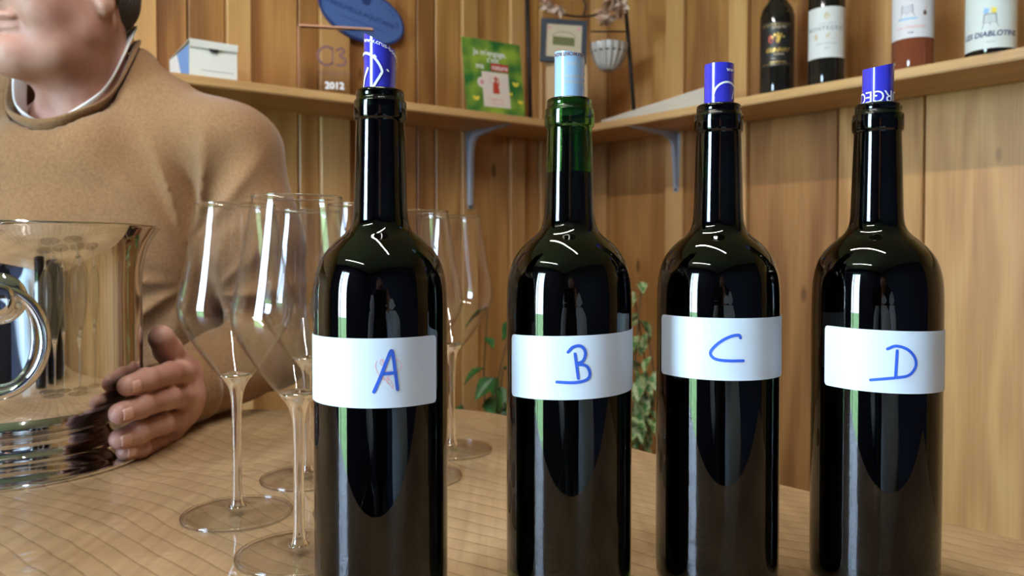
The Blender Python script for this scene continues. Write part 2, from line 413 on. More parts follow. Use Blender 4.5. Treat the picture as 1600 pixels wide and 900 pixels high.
cur = sm[-1][1]
while cur < LL-0.02:
    wdt = random.choice((0.09, 0.13, 0.16)); sm.append((cur, min(cur+wdt, LL), 'p')); cur += wdt
    if cur < LL-0.1: sm.append((cur, cur+0.045, 'b')); cur += 0.045
wall_left = board_wall('wall_left', DL, NL, LL, sm, True)
Rpx = [('b', 925, 950), ('p', 950, 1043), ('b', 1043, 1070), ('p', 1070, 1141), ('b', 1141, 1169), ('p', 1169, 1308), ('p', 1308, 1443), ('p', 1443, 1640), ('p', 1640, 1800)]
sm = [(max(0.0, s_right(a_)), s_right(b_), t) for t, a_, b_ in Rpx]
cur = sm[-1][1]
while cur < LR-0.02:
    wdt = random.choice((0.09, 0.13, 0.11)); sm.append((cur, min(cur+wdt, LR), 'p')); cur += wdt
wall_right = board_wall('wall_right', DR, NR, LR, sm, False)

# camera-side walls with the openings
def plain_wall(name, o, d, L_, holes, out):
    a = math.atan2(d.y, d.x); yl = Vector((-math.sin(a), math.cos(a))); s = 1 if yl.dot(out) > 0 else -1
    y0, y1 = (0, 0.1) if s > 0 else (-0.1, 0)
    bm = bmesh.new(); x = -0.1
    for h0, h1, z0, z1 in sorted(holes):
        box_bm(x, h0, y0, y1, 0, H, bm=bm)
        if z0 > 0.001: box_bm(h0, h1, y0, y1, 0, z0, bm=bm)
        box_bm(h0, h1, y0, y1, z1, H, bm=bm); x = h1
    box_bm(x, L_+0.1, y0, y1, 0, H, bm=bm)
    return from_bm(name, bm, M_plaster, None, loc=(o.x, o.y, 0), rz=a, kind='structure')
plain_wall('wall_back', PLc, DR, LR, [(DOOR_U-DOOR_W/2, DOOR_U+DOOR_W/2, 0.0, DOOR_H)], -NR)
plain_wall('wall_side', PBc, (PRc-PBc).normalized(), (PRc-PBc).length, [], -NL)
M_frame = principled('door_frame_paint', (0.75, 0.76, 0.76), 0.4)
aR = math.atan2(DR.y, DR.x)
def glazed(name, u0, u1, z0, z1, mull):
    o = empty(name, (PLc.x, PLc.y, 0), aR, kind='structure')
    fw = 0.05; bm = bmesh.new()
    box_bm(u0, u0+fw, -0.08, -0.02, z0, z1, bm=bm); box_bm(u1-fw, u1, -0.08, -0.02, z0, z1, bm=bm)
    box_bm(u0+fw, u1-fw, -0.08, -0.02, z1-fw, z1, bm=bm); box_bm(u0+fw, u1-fw, -0.08, -0.02, z0, z0+fw, bm=bm)
    for m_ in mull: box_bm(m_-0.02, m_+0.02, -0.075, -0.025, z0+fw, z1-fw, bm=bm)
    from_bm('frame', bm, M_frame, o)
    V, Fc = [(u0, -0.05, z0), (u1, -0.05, z0), (u1, -0.05, z1), (u0, -0.05, z1)], [(0, 1, 2, 3)]
    mk('pane', V, Fc, M_thin, o, False)
glazed('door_1', DOOR_U-DOOR_W/2, DOOR_U+DOOR_W/2, 0.0, DOOR_H, [DOOR_U-0.16])
M_lawn = principled('lawn', (0.22, 0.42, 0.07), 0.9); color_noise(M_lawn, (0.24, 0.36, 0.07), (0.42, 0.52, 0.16), 6)
g0 = PLc-NR*12.2-DR*10
from_bm('ground', prism_bm([g0, g0+DR*24, g0+DR*24+NR*12, g0+NR*12], -0.08, -0.03), M_lawn, None, kind='structure')

# ceiling strip fixtures
M_house = principled('lamp_housing', (0.8, 0.8, 0.8), 0.4)
for i, (c, a, L_) in enumerate(TUBES):
    fx = empty('strip_light', (c.x, c.y, H), a, label=('white strip lamp on the ceiling above the bottles', 'white strip lamp on the ceiling by the glass door')[i], cat='lamp')
    box('housing', -L_/2-0.03, L_/2+0.03, -0.035, 0.035, -0.06, 0, M_house, fx, 0.004)
    for s in (-1, 1): box('end_cap', s*(L_/2+0.015)-0.012, s*(L_/2+0.015)+0.012, -0.025, 0.025, -0.09, -0.055, M_house, fx, 0.003)

# ------------------------------------------------------------------ shelves
SZ1 = EYE+0.355; SZ0 = SZ1-0.02
def plane_int(n1, d1, n2, d2):
    det = n1.x*n2.y-n1.y*n2.x
    return Vector(((d1*n2.y-n1.y*d2)/det, (n1.x*d2-d1*n2.x)/det))
FL, FR = 1.639, 1.541
cf = plane_int(NL, FL, NR, FR)
# left board runs into the corner, right board butts against it
e1 = C0+DL*3.0; e0 = plane_int(NL, 1.853-0.0125, NR, 1.755-0.0125)
def local_poly(pts, o, a):
    c, s = math.cos(-a), math.sin(-a)
    return [((p.x-o.x)*c-(p.y-o.y)*s, (p.x-o.x)*s+(p.y-o.y)*c) for p in pts]
aL = math.atan2(-DL.y, -DL.x); aRr = math.atan2(DR.y, DR.x)
oL = cf
polyL = [plane_int(NL, FL, DL, (C0+DL*2.9).dot(DL)), cf, e0, plane_int(NL, 1.8405, DL, (C0+DL*2.9).dot(DL))]
shl = from_bm('wall_shelf', prism_bm(local_poly(polyL, oL, aL), 0, 0.02, 0.0025, 2), M_shelf, None, loc=(oL.x, oL.y, SZ0), rz=aL,
              label='long pine shelf on the left wall behind the man, carrying the green leaflet', cat='shelf')
polyR = [cf+DR*0.001, plane_int(NR, FR, DR, (C0+DR*2.3).dot(DR)), plane_int(NR, 1.7425, DR, (C0+DR*2.3).dot(DR)), e0+DR*0.001]
shr = from_bm('wall_shelf', prism_bm(local_poly(polyR, oL, aRr), 0, 0.02, 0.0025, 2), M_shelf, None, loc=(oL.x, oL.y, SZ0), rz=aRr,
              label='pine shelf on the right wall carrying four wine bottles', cat='shelf')

def bracket(px, n, wall, vlen, hlen, label):
    p = on_wall(px, n, wall-0.0125)
    a = math.atan2(n.y, n.x)
    o = empty('shelf_bracket', (p.x, p.y, SZ0), a, label=label, cat='bracket', group='grey brackets under the corner shelves')
    # local x points into the wall; arm goes to -x.  pressed steel: tapered web strips with a raised rib
    t = 0.0025; wv = 0.011
    def strip(name, pts, wds, thick_dir):
        V = []; Fc = []
        for (x, z), wd in zip(pts, wds):
            nx, nz = thick_dir
            V += [(x, -wd, z), (x, wd, z), (x+nx*t, wd, z+nz*t), (x+nx*t, -wd, z+nz*t)]
        for i in range(len(pts)-1):
            b = 4*i
            for k in range(4): Fc.append((b+k, b+(k+1) % 4, b+4+(k+1) % 4, b+4+k))
        Fc += [(0, 3, 2, 1), tuple(4*(len(pts)-1)+k for k in range(4))]
        return mk(name, V, Fc, M_steel, o, False)
    strip('wall_plate', [(-0.0005, -0.004), (-0.0005, -vlen*0.5), (-0.0005, -vlen)], [0.013, 0.011, 0.008], (-1, 0))
    strip('shelf_arm', [(-0.002, -0.001), (-hlen*0.5, -0.001), (-hlen, -0.001)], [0.013, 0.011, 0.008], (0, -1))
    # rib: channel running along both arms through a curved inner corner
    path = [(-0.009, -vlen+0.012), (-0.012, -vlen*0.6), (-0.016, -0.055), (-0.024, -0.028), (-0.052, -0.015), (-hlen*0.6, -0.009), (-hlen+0.012, -0.005)]
    path = spline([(x, 0, z) for x, z in path], 5)
    V = []; Fc = []; m_ = len(path)
    for i, q in enumerate(path):
        f = i/(m_-1)
        # outer point against the plates
        base = (-0.003, q[2]) if f < 0.42 else ((q[0], -0.003) if f > 0.58 else (-0.003-(f-0.42)*0.12, -0.003-(0.58-f)*0.12))
        for y in (-0.005, 0.005): V.append((q[0], y, q[2]))
        for y in (0.007, -0.007): V.append((base[0], y, base[1]))
    for i in range(m_-1):
        b = 4*i
        for k in range(4): Fc.append((b+k, b+(k+1) % 4, b+4+(k+1) % 4, b+4+k))
    Fc += [(0, 3, 2, 1), tuple(4*(m_-1)+k for k in range(4))]
    mk('rib', V, Fc, M_steel, o, False)
    for zz in (-vlen+0.006, -0.045): 
        v, f = lathe([(0, 0.0035), (0.003, 0.003), (0.004, 0)], 12)
        v = [(-0.003-z_, x_*1.0+ (0.0), zz+y_) for x_, y_, z_ in v]
        mk('screw', v, f, M_iron, o)
bracket(734, NL, 1.853, 0.213, 0.185, 'grey steel shelf bracket below the green leaflet, left of the second table bottle')
bracket(1057, NR, 1.755, 0.165, 0.185, 'grey steel shelf bracket on the right wall, just left of the third table bottle')
bracket(455, NL, 1.853, 0.213, 0.185, 'grey steel shelf bracket on the left wall behind the man') if False else None

# ------------------------------------------------------------------ table
def tt(x, y): return (x, y)
edge = spline([(-1.45, 1.03), (-0.9, 1.036), (-0.45, 1.036), (-0.2, 1.044), (-0.09, 1.045), (-0.035, 1.022), (0.0, 0.993), (0.06, 0.925), (0.129, 0.834), (0.25, 0.695), (0.372, 0.566), (0.50, 0.44), (0.62, 0.33), (0.70, 0.24)], 5)
front = [(0.80, -0.25), (-1.45, -0.25)]
tb = empty('table', (0, 0, 0), 0, label='light wooden table covered with clear film, carrying the four lettered bottles', cat='table')
bm = prism_bm([p[:2] for p in edge][::-1]+[(-1.45, 0.20), (0.70, 0.20)], T-0.045, T, 0.006, 3)
from_bm('table_top', bm, M_table, tb, smooth=False)
M_leg = wood('table_leg_wood', (0.2, 0.1, 0.04), (0.3, 0.16, 0.07), (0.4, 0.24, 0.1), 'Z', 20, 0.5, False, 0.1)
for x, y in ((-1.3, 0.28), (0.56, 0.27), (-1.3, 0.90), (-0.16, 0.88)):
    from_bm('leg', box_bm(x-0.035, x+0.035, y-0.035, y+0.035, 0, T-0.045, 0.004), M_leg, tb)

# ------------------------------------------------------------------ lettered wine bottles
def bottle_profile():
    outer = [(0.0, 0.012), (0.012, 0.010), (0.024, 0.003), (0.029, 0.0), (0.033, 0.0008), (0.0365, 0.004), (0.0376, 0.009), (0.0378, 0.05), (0.0378, 0.12), (0.0378, 0.172), (0.03775, 0.178), (0.0376, 0.184),
             (0.0372, 0.190), (0.0361, 0.1965), (0.0338, 0.2035), (0.0300, 0.2095), (0.0248, 0.2150), (0.0200, 0.2190), (0.0172, 0.2225), (0.0157, 0.2275), (0.0151, 0.236),
             (0.0147, 0.250), (0.0141, 0.268), (0.01365, 0.2815)]
    ring = [(0.01365, 0.2825), (0.0146, 0.2835), (0.0149, 0.2850), (0.0149, 0.2925), (0.0144, 0.2940), (0.01375, 0.2945), (0.0136, 0.2985), (0.0130, 0.2998), (0.0118, 0.3002), (0.0100, 0.2996)]
    inner = [(0.0096, 0.297), (0.0098, 0.28), (0.0115, 0.25), (0.0126, 0.232), (0.0145, 0.2225), (0.0180, 0.2160), (0.0230, 0.2115), (0.0290, 0.2055), (0.0335, 0.196), (0.0352, 0.184), (0.0352, 0.012), (0.033, 0.008), (0.022, 0.010), (0.0, 0.018)]
    sm_ = spline(outer[5:], 3)
    sm_ = [(min(p[0], 0.0378), p[1]) for p in sm_]
    return outer[:5]+[tuple(p) for p in sm_]+spline(ring, 2)+spline(inner, 2)
def inner_r(z):
    pts = [(0.012, 0.0360), (0.184, 0.0368), (0.196, 0.0352), (0.2055, 0.0310), (0.2115, 0.0265), (0.216, 0.0210), (0.2225, 0.0160), (0.232, 0.0140), (0.25, 0.0130), (0.28, 0.0115), (0.297, 0.0105)]
    for (z0, r0), (z1, r1) in zip(pts, pts[1:]):
        if z <= z1: return r0+(r1-r0)*(z-z0)/(z1-z0)
    return pts[-1][1]
BOT = bottle_profile(); BV, BF = lathe(BOT, 96)
BR = 0.0378
class Bot: pass
def make_bottle(let, px, Y, label, wine_z, lab, tilt):
    p = U(px, 520, Y); o = empty('wine_bottle', (p.x, p.y, T), 0, label=label, cat='bottle', group='lettered wine bottles on the table')
    mk('glass_body', BV, BF, M_bottle if let == 'B' else M_bottledark, o)
    zs = [0.0195]+list(np.linspace(0.02, 0.184, 4))+list(np.linspace(0.19, wine_z, 22))
    prof = [(0, 0.0190)]+[(inner_r(max(z, 0.02)), z) for z in zs]+[(0, wine_z)]
    mk('wine', *lathe(prof, 64), M_wine, o)
    # paper label: px limits -> angles
    # local frame: angle 0 = direction from bottle axis to the camera
    view = math.atan2(-p.x, p.y)      # rotation so that angle 0 (-Y) turns to the camera
    view = -view
    d = math.hypot(p.x, p.y)
    def ang(pxx):                     # angle on the cylinder for an image column (near side)
        ray = U(pxx, 520, 1.0); rx, ry = ray.x, ray.y; l = math.hypot(rx, ry); rx /= l; ry /= l
        b = -(rx*p.x+ry*p.y); c = p.x**2+p.y**2-BR**2; disc = b*b-c
        if disc <= 0: return None
        t = -b-math.sqrt(disc); qx, qy = rx*t-p.x, ry*t-p.y
        return math.atan2(qx, -qy), t
    def uv(pxx, pyy):
        a, t = ang(pxx); ray = U(pxx, pyy, 1.0); s = t/math.hypot(ray.x, ray.y)
        return a, EYE+(ray.z-EYE)*s-T
    a0, a1, z0l, z1l, z0r, z1r = lab(ang, uv, view)
    n = 40; V = []; Fc = []; cr = 0.0022
    Rl = BR+0.0003
    L_ = (a1-a0)*Rl
    us = [0, .0006, .0014, cr]+list(np.linspace(cr, L_-cr, n)[1:-1])+[L_-cr, L_-.0014, L_-.0006, L_]
    for u in us:
        f = u/L_; e = min(u, L_-u); ins = cr-math.sqrt(max(0, cr*cr-(cr-e)**2)) if e < cr else 0
        a = a0+u/Rl; lift = 0.0006*max(0, 1-min(u, L_-u)/0.006)
        zb = z0l+(z0r-z0l)*f+ins; zt = z1l+(z1r-z1l)*f-ins
        for z in (zb, zt):
            V.append(((Rl+lift)*math.sin(a), -(Rl+lift)*math.cos(a), z))
    m_ = len(us)
    Fc = [(2*i, 2*i+2, 2*i+3, 2*i+1) for i in range(m_-1)]
    lb = mk('paper_label', V, Fc, M_paper, o)
    crisp(lb, 0.00015, 1)
    o2 = Bot(); o2.o = o; o2.lb = lb; o2.uv = uv; o2.view = view; o2.p = p
    return o2
def ink(b, strokes, wpx, mat, name, R=BR+0.0007):
    """handwriting: strokes given as image points, laid on the label as ribbons"""
    parts = []; sc_ = b.p.y/F
    for st in strokes:
        pts = spline(st, 6) if len(st) > 2 else [tuple(np.array(st[0])*(1-t)+np.array(st[1])*t) for t in np.linspace(0, 1, 8)]
        q = []
        for x, y in pts:
            a, z = b.uv(x, y); q.append((a*R, z))
        parts.append(ribbon(q, wpx*sc_))
    V, Fc = merge(parts)
    V = [(R*math.sin(v[0]/R), -R*math.cos(v[0]/R), v[1]) for v in V]
    mk(name, V, Fc, mat, b.lb, False)
def z5(x, y): return (470+x/2.143, 480+y/2.143)
def z6(x, y): return (1000+x/2, 450+y/2)
def z7(x, y): return (480+x/5.625, 500+y/5.625)

def labA(ang, uv, view):
    a1, zt = uv(679, 523); _, zb = uv(679, 628); _, zt0 = uv(560, 529); _, zb0 = uv(560, 636)
    return view-1.62, a1, zb0-0.0003, zt0, zb, zt
def labB(ang, uv, view):
    a0, zt = uv(802, 522); _, zb = uv(802, 618); _, zt1 = uv(960, 520); _, zb1 = uv(960, 617)
    return a0, view+1.62, zb, zt, zb1+0.001, zt1+0.001
def labC(ang, uv, view):
    a0, zt = uv(1036, 491); _, zb = uv(1036, 583); _, zt1 = uv(1190, 497); _, zb1 = uv(1190, 594)
    return a0, view+1.60, zb, zt, zb1, zt1
def labD(ang, uv, view):
    a0, zt = uv(1291, 508); _, zb = uv(1291, 601); _, zt1 = uv(1440, 520); _, zb1 = uv(1440, 617)
    return a0, view+1.60, zb, zt, zb1-.0008, zt1-.0008
bA = make_bottle('A', 595.5, 0.4466, 'dark wine bottle whose white label is hand-lettered A, tallest blue roll in its neck', 0.290, labA, 0)
bB = make_bottle('B', 889.0, 0.4720, 'dark wine bottle whose white label is hand-lettered B, green showing in its neck', 0.256, labB, 0)
bC = make_bottle('C', 1121.0, 0.4905, 'dark wine bottle whose white label is hand-lettered C', 0.290, labC, 0)
bD = make_bottle('D', 1368.0, 0.4880, 'dark wine bottle whose white label is hand-lettered D, rightmost on the table', 0.290, labD, 0)
ink(bA, [[z7(585, 630), z7(640, 505), z7(700, 350), z7(735, 270), z7(752, 310), z7(770, 450), z7(790, 608)], [z7(665, 472), z7(775, 462)]], 5.0, M_ink, 'handwritten_letter')
ink(bA, [[z7(655, 340), z7(640, 380), z7(700, 420), z7(660, 345), z7(690, 450), z7(735, 440)], [z7(610, 360), z7(600, 410), z7(640, 500), z7(700, 540), z7(750, 600), z7(735, 540), z7(700, 500), z7(800, 450), z7(825, 390), z7(790, 350), z7(745, 365)],
         [z7(655, 470), z7(680, 520), z7(720, 510), z7(700, 545), z7(725, 570)]], 0.7, M_red, 'red_scribble', BR+0.0006)
ink(bB, [[z5(895, 150), z5(912, 133), z5(937, 130), z5(952, 150), z5(945, 178), z5(925, 190), z5(955, 196), z5(967, 222), z5(955, 243), z5(915, 252), z5(858, 250)], [z5(918, 156), z5(929, 238)]], 4.4, M_ink, 'handwritten_letter')
ink(bC, [[z6(313, 156), z6(307, 147), z6(280, 152), z6(245, 172), z6(221, 200), z6(233, 220), z6(270, 227), z6(322, 227)]], 4.2, M_ink, 'handwritten_letter')
ink(bD, [[z6(773, 190), z6(800, 181), z6(835, 192), z6(857, 217), z6(860, 245), z6(840, 272), z6(800, 280), z6(722, 287)], [z6(803, 196), z6(799, 278)]], 4.2, M_ink, 'handwritten_letter')

# rolled drip-stop sheets stuck in the necks
def roll(b, rad, ztop_l, ztop_r, mat, th_seam, label, prints, depth=0.008):
    """rolled thin sheet; the top edge rises from left to right or falls (heights above table)"""
    o = empty('pouring_roll', (b.o.location.x, b.o.location.y, T+0.3), 0, label=label, cat='pourer', group='rolled pouring sheets in the bottle necks')
    n = 60; turns = 1.12; V = []; Fc = []
    a0 = th_seam
    for i in range(n+1):
        a = a0-turns*2*PI*i/n; r = rad-0.0004*i/n
        x = r*math.sin(a)
        side = 0.5+0.5*math.sin(a-b.view)
        zt = (ztop_l*(1-side)+ztop_r*side)-0.3
        V += [(x, -r*math.cos(a), -depth), (x, -r*math.cos(a), zt)]
    Fc = [(2*i, 2*i+1, 2*i+3, 2*i+2) for i in range(n)]
    s = mk('sheet', V, Fc, mat, o)
    crisp(s, 0.00025, -1)
    for geo, th, z, m in prints:
        v, f = on_cyl(geo, rad+0.00035, z-0.3, b.view+th)
        mk('print', v, f, m, s, False)
    return o
def slanted(geo, k, bend=0):
    return [(v[0], v[1]+k*v[0]+bend*v[0]**2, 0) for v in geo[0]], geo[1]
rr = 0.00925
tg = text_geo('www.crus-bourgeois', 0.0036, 'LEFT', bold=0.00006)
lo = merge([ribbon(spline([(-0.0135, 0.0035), (-0.006, 0.006), (0.001, 0.003), (0.0055, -0.004), (0.0045, -0.0075), (0.0005, -0.0145), (0.004, -0.0155), (0.006, -0.018)], 5), 0.0014),
            ribbon(spline([(-0.009, -0.016), (-0.0065, -0.009), (-0.003, -0.003)], 5), 0.0016), ribbon([(0.0015, 0.004), (0.0095, -0.0045)], 0.0009)])
roll(bA, rr, 0.3325, 0.3225, M_foil, bA.view+1.05, 'tall blue rolled sheet with white letters in the neck of bottle A',
     [(slanted(tg, -0.10, -13), -0.80, 0.3262, M_white), (lo, -0.15, 0.3140, M_white)])
arc = ribbon(ellipse_pts(0, 0, 0.0088, 0.0088, 24, PI*0.95, 0.02), 0.0012)
lo2 = merge([arc, ribbon([(0.004, -0.001), (0.0065, 0.006)], 0.0010)])
tgc = text_geo('www.crus', 0.0038, 'LEFT', bold=0.00006)
roll(bC, rr, 0.3250, 0.3250, M_foil, bC.view+1.35, 'blue rolled sheet with a white arc in the neck of bottle C',
     [(slanted(tgc, -0.05), -0.02, 0.3195, M_white), (lo2, 0.05, 0.3040, M_white)])
tu = text_geo('BOURGEOIS', 0.0100, 'CENTER', spacing=0.9); tu = ([(-v[0], -v[1], 0) for v in tu[0]], tu[1])
tiny = text_geo('CRUS BOURGEOIS', 0.0018, 'CENTER', bold=0.00004)
roll(bD, rr, 0.3215, 0.3255, M_foil, bD.view-1.2, 'blue rolled sheet with upside-down white letters in the neck of bottle D',
     [(tu, -0.50, 0.3070, M_white), (merge([ribbon([(-0.02, 0), (0.02, 0)], 0.0004)]), 0, 0.3085, M_white), (tiny, 1.0, 0.3235, M_white)])
tb1 = text_geo('CHATEAU MONTAGNE', 0.0030, 'CENTER', bold=0.00008); tb2 = text_geo('2010', 0.0030); tb3 = text_geo('MIS EN BOUTEILLE', 0.0024, 'CENTER'); tb4 = text_geo('AU CHATEAU', 0.0024, 'CENTER')
flip = lambda g: ([(-v[0], -v[1], 0) for v in g[0]], g[1])
roll(bB, rr, 0.3280, 0.3255, M_foilpale, bB.view+2.5, 'pale blue rolled sheet with brown lettering in the neck of bottle B',
     [(slanted(flip(tb1), -0.03), 0.2, 0.3262, M_brownprint), (merge([ribbon([(-0.02, 0.0006), (0.02, -0.0006)], 0.0004)]), 0.2, 0.3225, M_brownprint), (flip(tb2), 0.0, 0.3205, M_goldpale),
      (flip(tb3), 0.3, 0.3130, M_goldpale), (flip(tb4), 0.3, 0.3095, M_goldpale)])

# ------------------------------------------------------------------ stemware
def glass_meshes():
    bo = [(0.0302, 0.2455), (0.0345, 0.218), (0.0392, 0.192), (0.0428, 0.174), (0.0438, 0.165), (0.0428, 0.157), (0.0385, 0.1475), (0.0300, 0.134), (0.0205, 0.1205), (0.0130, 0.1115)]
    bi = [(r-0.0009, z) for r, z in bo]
    bo_s = spline(bo, 5); bi_s = spline(bi, 5)
    bowl = lathe([tuple(p) for p in bo_s[::-1]]+[(0.0298, 0.2460)]+[tuple(p) for p in bi_s], 72)
    # solid stem, pulled out of the bowl
    st = spline([(0.0001, 0.1140), (0.0060, 0.1135), (0.0118, 0.1128), (0.0126, 0.1108), (0.0095, 0.1070), (0.0065, 0.1010), (0.0048, 0.0930), (0.0040, 0.0820), (0.0036, 0.0550), (0.0036, 0.0300), (0.0040, 0.0160), (0.0052, 0.0090), (0.0072, 0.0068)], 4)
    ft = spline([(0.0105, 0.0056), (0.0200, 0.0042), (0.0320, 0.0032), (0.0410, 0.0030), (0.0426, 0.0021), (0.0420, 0.0008), (0.0400, 0.0004), (0.020, 0.0010), (0.008, 0.0018)], 4)
    stem = lathe([(0, 0.1140)]+[tuple(p) for p in st[1:]]+[(0.0, 0.0060)], 40)
    foot = lathe([(0, 0.0059), (0.0070, 0.0059)]+[tuple(p) for p in ft]+[(0, 0.0020)], 72)
    return bowl, stem, foot
GM = glass_meshes()
def make_glass(p, label):
    o = empty('wine_glass', p, 0, label=label, cat='glass', group='empty stemmed glasses on the table')
    mk('bowl', *GM[0], M_thin, o); mk('stem', *GM[1], M_glass, o); mk('foot', *GM[2], M_thin, o)
    mk('foot_rim', *lathe([(0.0412+0.0013*math.cos(a), 0.0017+0.0013*math.sin(a)) for a in np.linspace(0, 2*PI, 10)[:-1]], 72, True), M_glass, o)
    mk('lip', *lathe([(0.0298+0.0007*math.cos(a), 0.2458+0.0008*math.sin(a)) for a in np.linspace(0, 2*PI, 8)[:-1]], 72, True), M_glass, o)
    return o
GP = [(467.5, 866, 'empty wine glass nearest the camera, just left of bottle A'), (371, 804, 'leftmost empty wine glass, next to the silver bucket'),
      (481, 748, 'empty wine glass seen between the leftmost glass and bottle A, behind the nearest one'), (574, 799, 'empty wine glass almost hidden behind the neck of bottle A'),
      (650, 746, 'empty wine glass half hidden behind the right shoulder of bottle A'), (706, 704, 'rightmost and farthest empty wine glass, between bottles A and B')]
g0_ = None
for i, (px, py, lab_) in enumerate(GP):
    r = U(px, py, 1.0); k = (T-EYE)/(r.z-EYE); loc = (r.x*k, k, T)
    if i == 0: g0_ = make_glass(loc, lab_)
    else:
        c = g0_.copy(); COL.objects.link(c); c.location = loc; c['label'] = lab_; c.rotation_euler = (0, 0, i*0.7)
        for ch in g0_.children:
            d_ = ch.copy(); COL.objects.link(d_); d_.parent = c

# ------------------------------------------------------------------ champagne bucket
BKX, BKY = -0.502, 0.785
bk = empty('champagne_bucket', (BKX, BKY, T), 0, label='polished silver champagne bucket with ring handles on the left of the table', cat='bucket')
po = spline([(0.104, 0.049), (0.1120, 0.058), (0.1162, 0.071), (0.1178, 0.090), (0.1176, 0.140), (0.1180, 0.180), (0.1205, 0.202), (0.1260, 0.219), (0.1335, 0.231), (0.1365, 0.2345)], 5)
pi_ = spline([(0.1362, 0.2362), (0.1325, 0.2330), (0.1245, 0.2210), (0.1185, 0.2030), (0.1160, 0.180), (0.1158, 0.09), (0.110, 0.066), (0.098, 0.058)], 5)
low = spline([(0.088, 0.0395), (0.0965, 0.0430), (0.104, 0.049)], 3)
mk('bucket_body', *lathe([(0, 0.0395), (0.05, 0.0395)]+[tuple(p) for p in low[:-1]]+[tuple(p) for p in po]+[tuple(p) for p in pi_]+[(0, 0.056)], 128), M_chrome, bk)
pf = spline([(0.0875, 0.0385), (0.0890, 0.0355), (0.0860, 0.0320), (0.0870, 0.0230), (0.0945, 0.0140), (0.1080, 0.0080), (0.1215, 0.0050), (0.1262, 0.0035), (0.1268, 0.0015)], 5)
mk('foot', *lathe([(0, 0.0390)]+[tuple(p) for p in pf]+[(0.1262, 0.0002), (0.118, 0.0002), (0.09, 0.012), (0, 0.012)], 128), M_chrome, bk)
def handle(ang_):
    c, s = math.cos(ang_), math.sin(ang_)
    def R3(v): return (v[0]*c-v[1]*s, v[0]*s+v[1]*c, v[2])
    # lug: stepped knob whose axis points out
    prof = [(0.0, 0.0), (0.021, 0.0), (0.0215, 0.004), (0.013, 0.008), (0.010, 0.013), (0.013, 0.018), (0.016, 0.023), (0.0165, 0.029), (0.0135, 0.0335), (0.0, 0.035)]
    v, f = lathe([tuple(p) for p in spline(prof, 3)], 32)
    v = [R3((z_+0.1165, x_, y_+0.168)) for x_, y_, z_ in v]
    h = mk('handle', v, f, M_chrome, bk)
    pts = ellipse_pts(0, 0.132, 0.037, 0.046, 48)
    pts = pts+[pts[0]]
    V, Fc = tube([R3((0.1165+0.017+0.004*math.cos((y-0.132)*20), x, y)) for x, y in pts], 0.0045, 12, False)
    mk('ring', V, Fc, M_chrome, h)
tocam = math.atan2(-BKY, -BKX)
handle(tocam-0.10); handle(tocam-0.10+PI)

# ------------------------------------------------------------------ shelf bottles
def shelf_bottle(px, dia, label, glass_mat, shoulder, htot, labspec, D=1.60, wine=None):
    p = on_wall(px, NR, D, 100); view = math.atan2(p.x, p.y)
    o = empty('wine_bottle', (p.x, p.y, SZ1), -view*1.0, label=label, cat='bottle', group='wine bottles on the right shelf')
    R = dia/2; s = shoulder
    prof = [(0, 0.010), (R*0.6, 0.006), (R*0.8, 0.0), (R*0.93, 0.001), (R*0.99, 0.006), (R, 0.012), (R, s*0.5), (R, s), (R*0.97, s+0.012), (R*0.86, s+0.026), (R*0.62, s+0.040), (R*0.44, s+0.052), (0.0150, s+0.066), (0.0142, htot-0.03), (0.0138, htot-0.018),
            (0.0150, htot-0.017), (0.0150, htot-0.008), (0.0136, htot-0.007), (0.0134, htot-0.001), (0.0, htot)]
    pr = prof[:5]+[tuple(q) for q in spline(prof[5:14], 4)]+prof[14:]
    mk('glass_body', *lathe(pr, 64), glass_mat, o)
    v, f = lathe([(0.0146, htot-0.055), (0.0156, htot-0.055), (0.0156, htot+0.0004), (0.0, htot+0.0008)], 32)
    mk('capsule', v, f, labspec.get('cap', M_black), o)
    z0, z1, a0, a1 = labspec['z0'], labspec['z1'], labspec['a0'], labspec['a1']
    V = []; n = 40; Rl = R+0.0004
    for i in range(n+1):
        a = a0+(a1-a0)*i/n
        V += [(Rl*math.sin(a), -Rl*math.cos(a), z0), (Rl*math.sin(a), -Rl*math.cos(a), z1)]
    lb = mk('paper_label', V, [(2*i, 2*i+2, 2*i+3, 2*i+1) for i in range(n)], labspec['mat'], o)
    crisp(lb, 0.0002, 1)
    for geo, th, z, m in labspec['prints']:
        v, f = on_cyl(geo, Rl+0.0004, z, th); mk('print', v, f, m, lb, False)
    return o
def fan(rx, n=5):
    parts = []
    for i in range(n):
        a = -0.9+1.8*i/(n-1); parts.append(ribbon([(0, -rx*0.6), (rx*math.sin(a), -rx*0.6+rx*1.2*math.cos(a))], rx*0.3))
    return merge(parts)
ln = lambda x0, x1, y, wd: ribbon([(x0+(x1-x0)*t/8, y) for t in range(9)], wd)
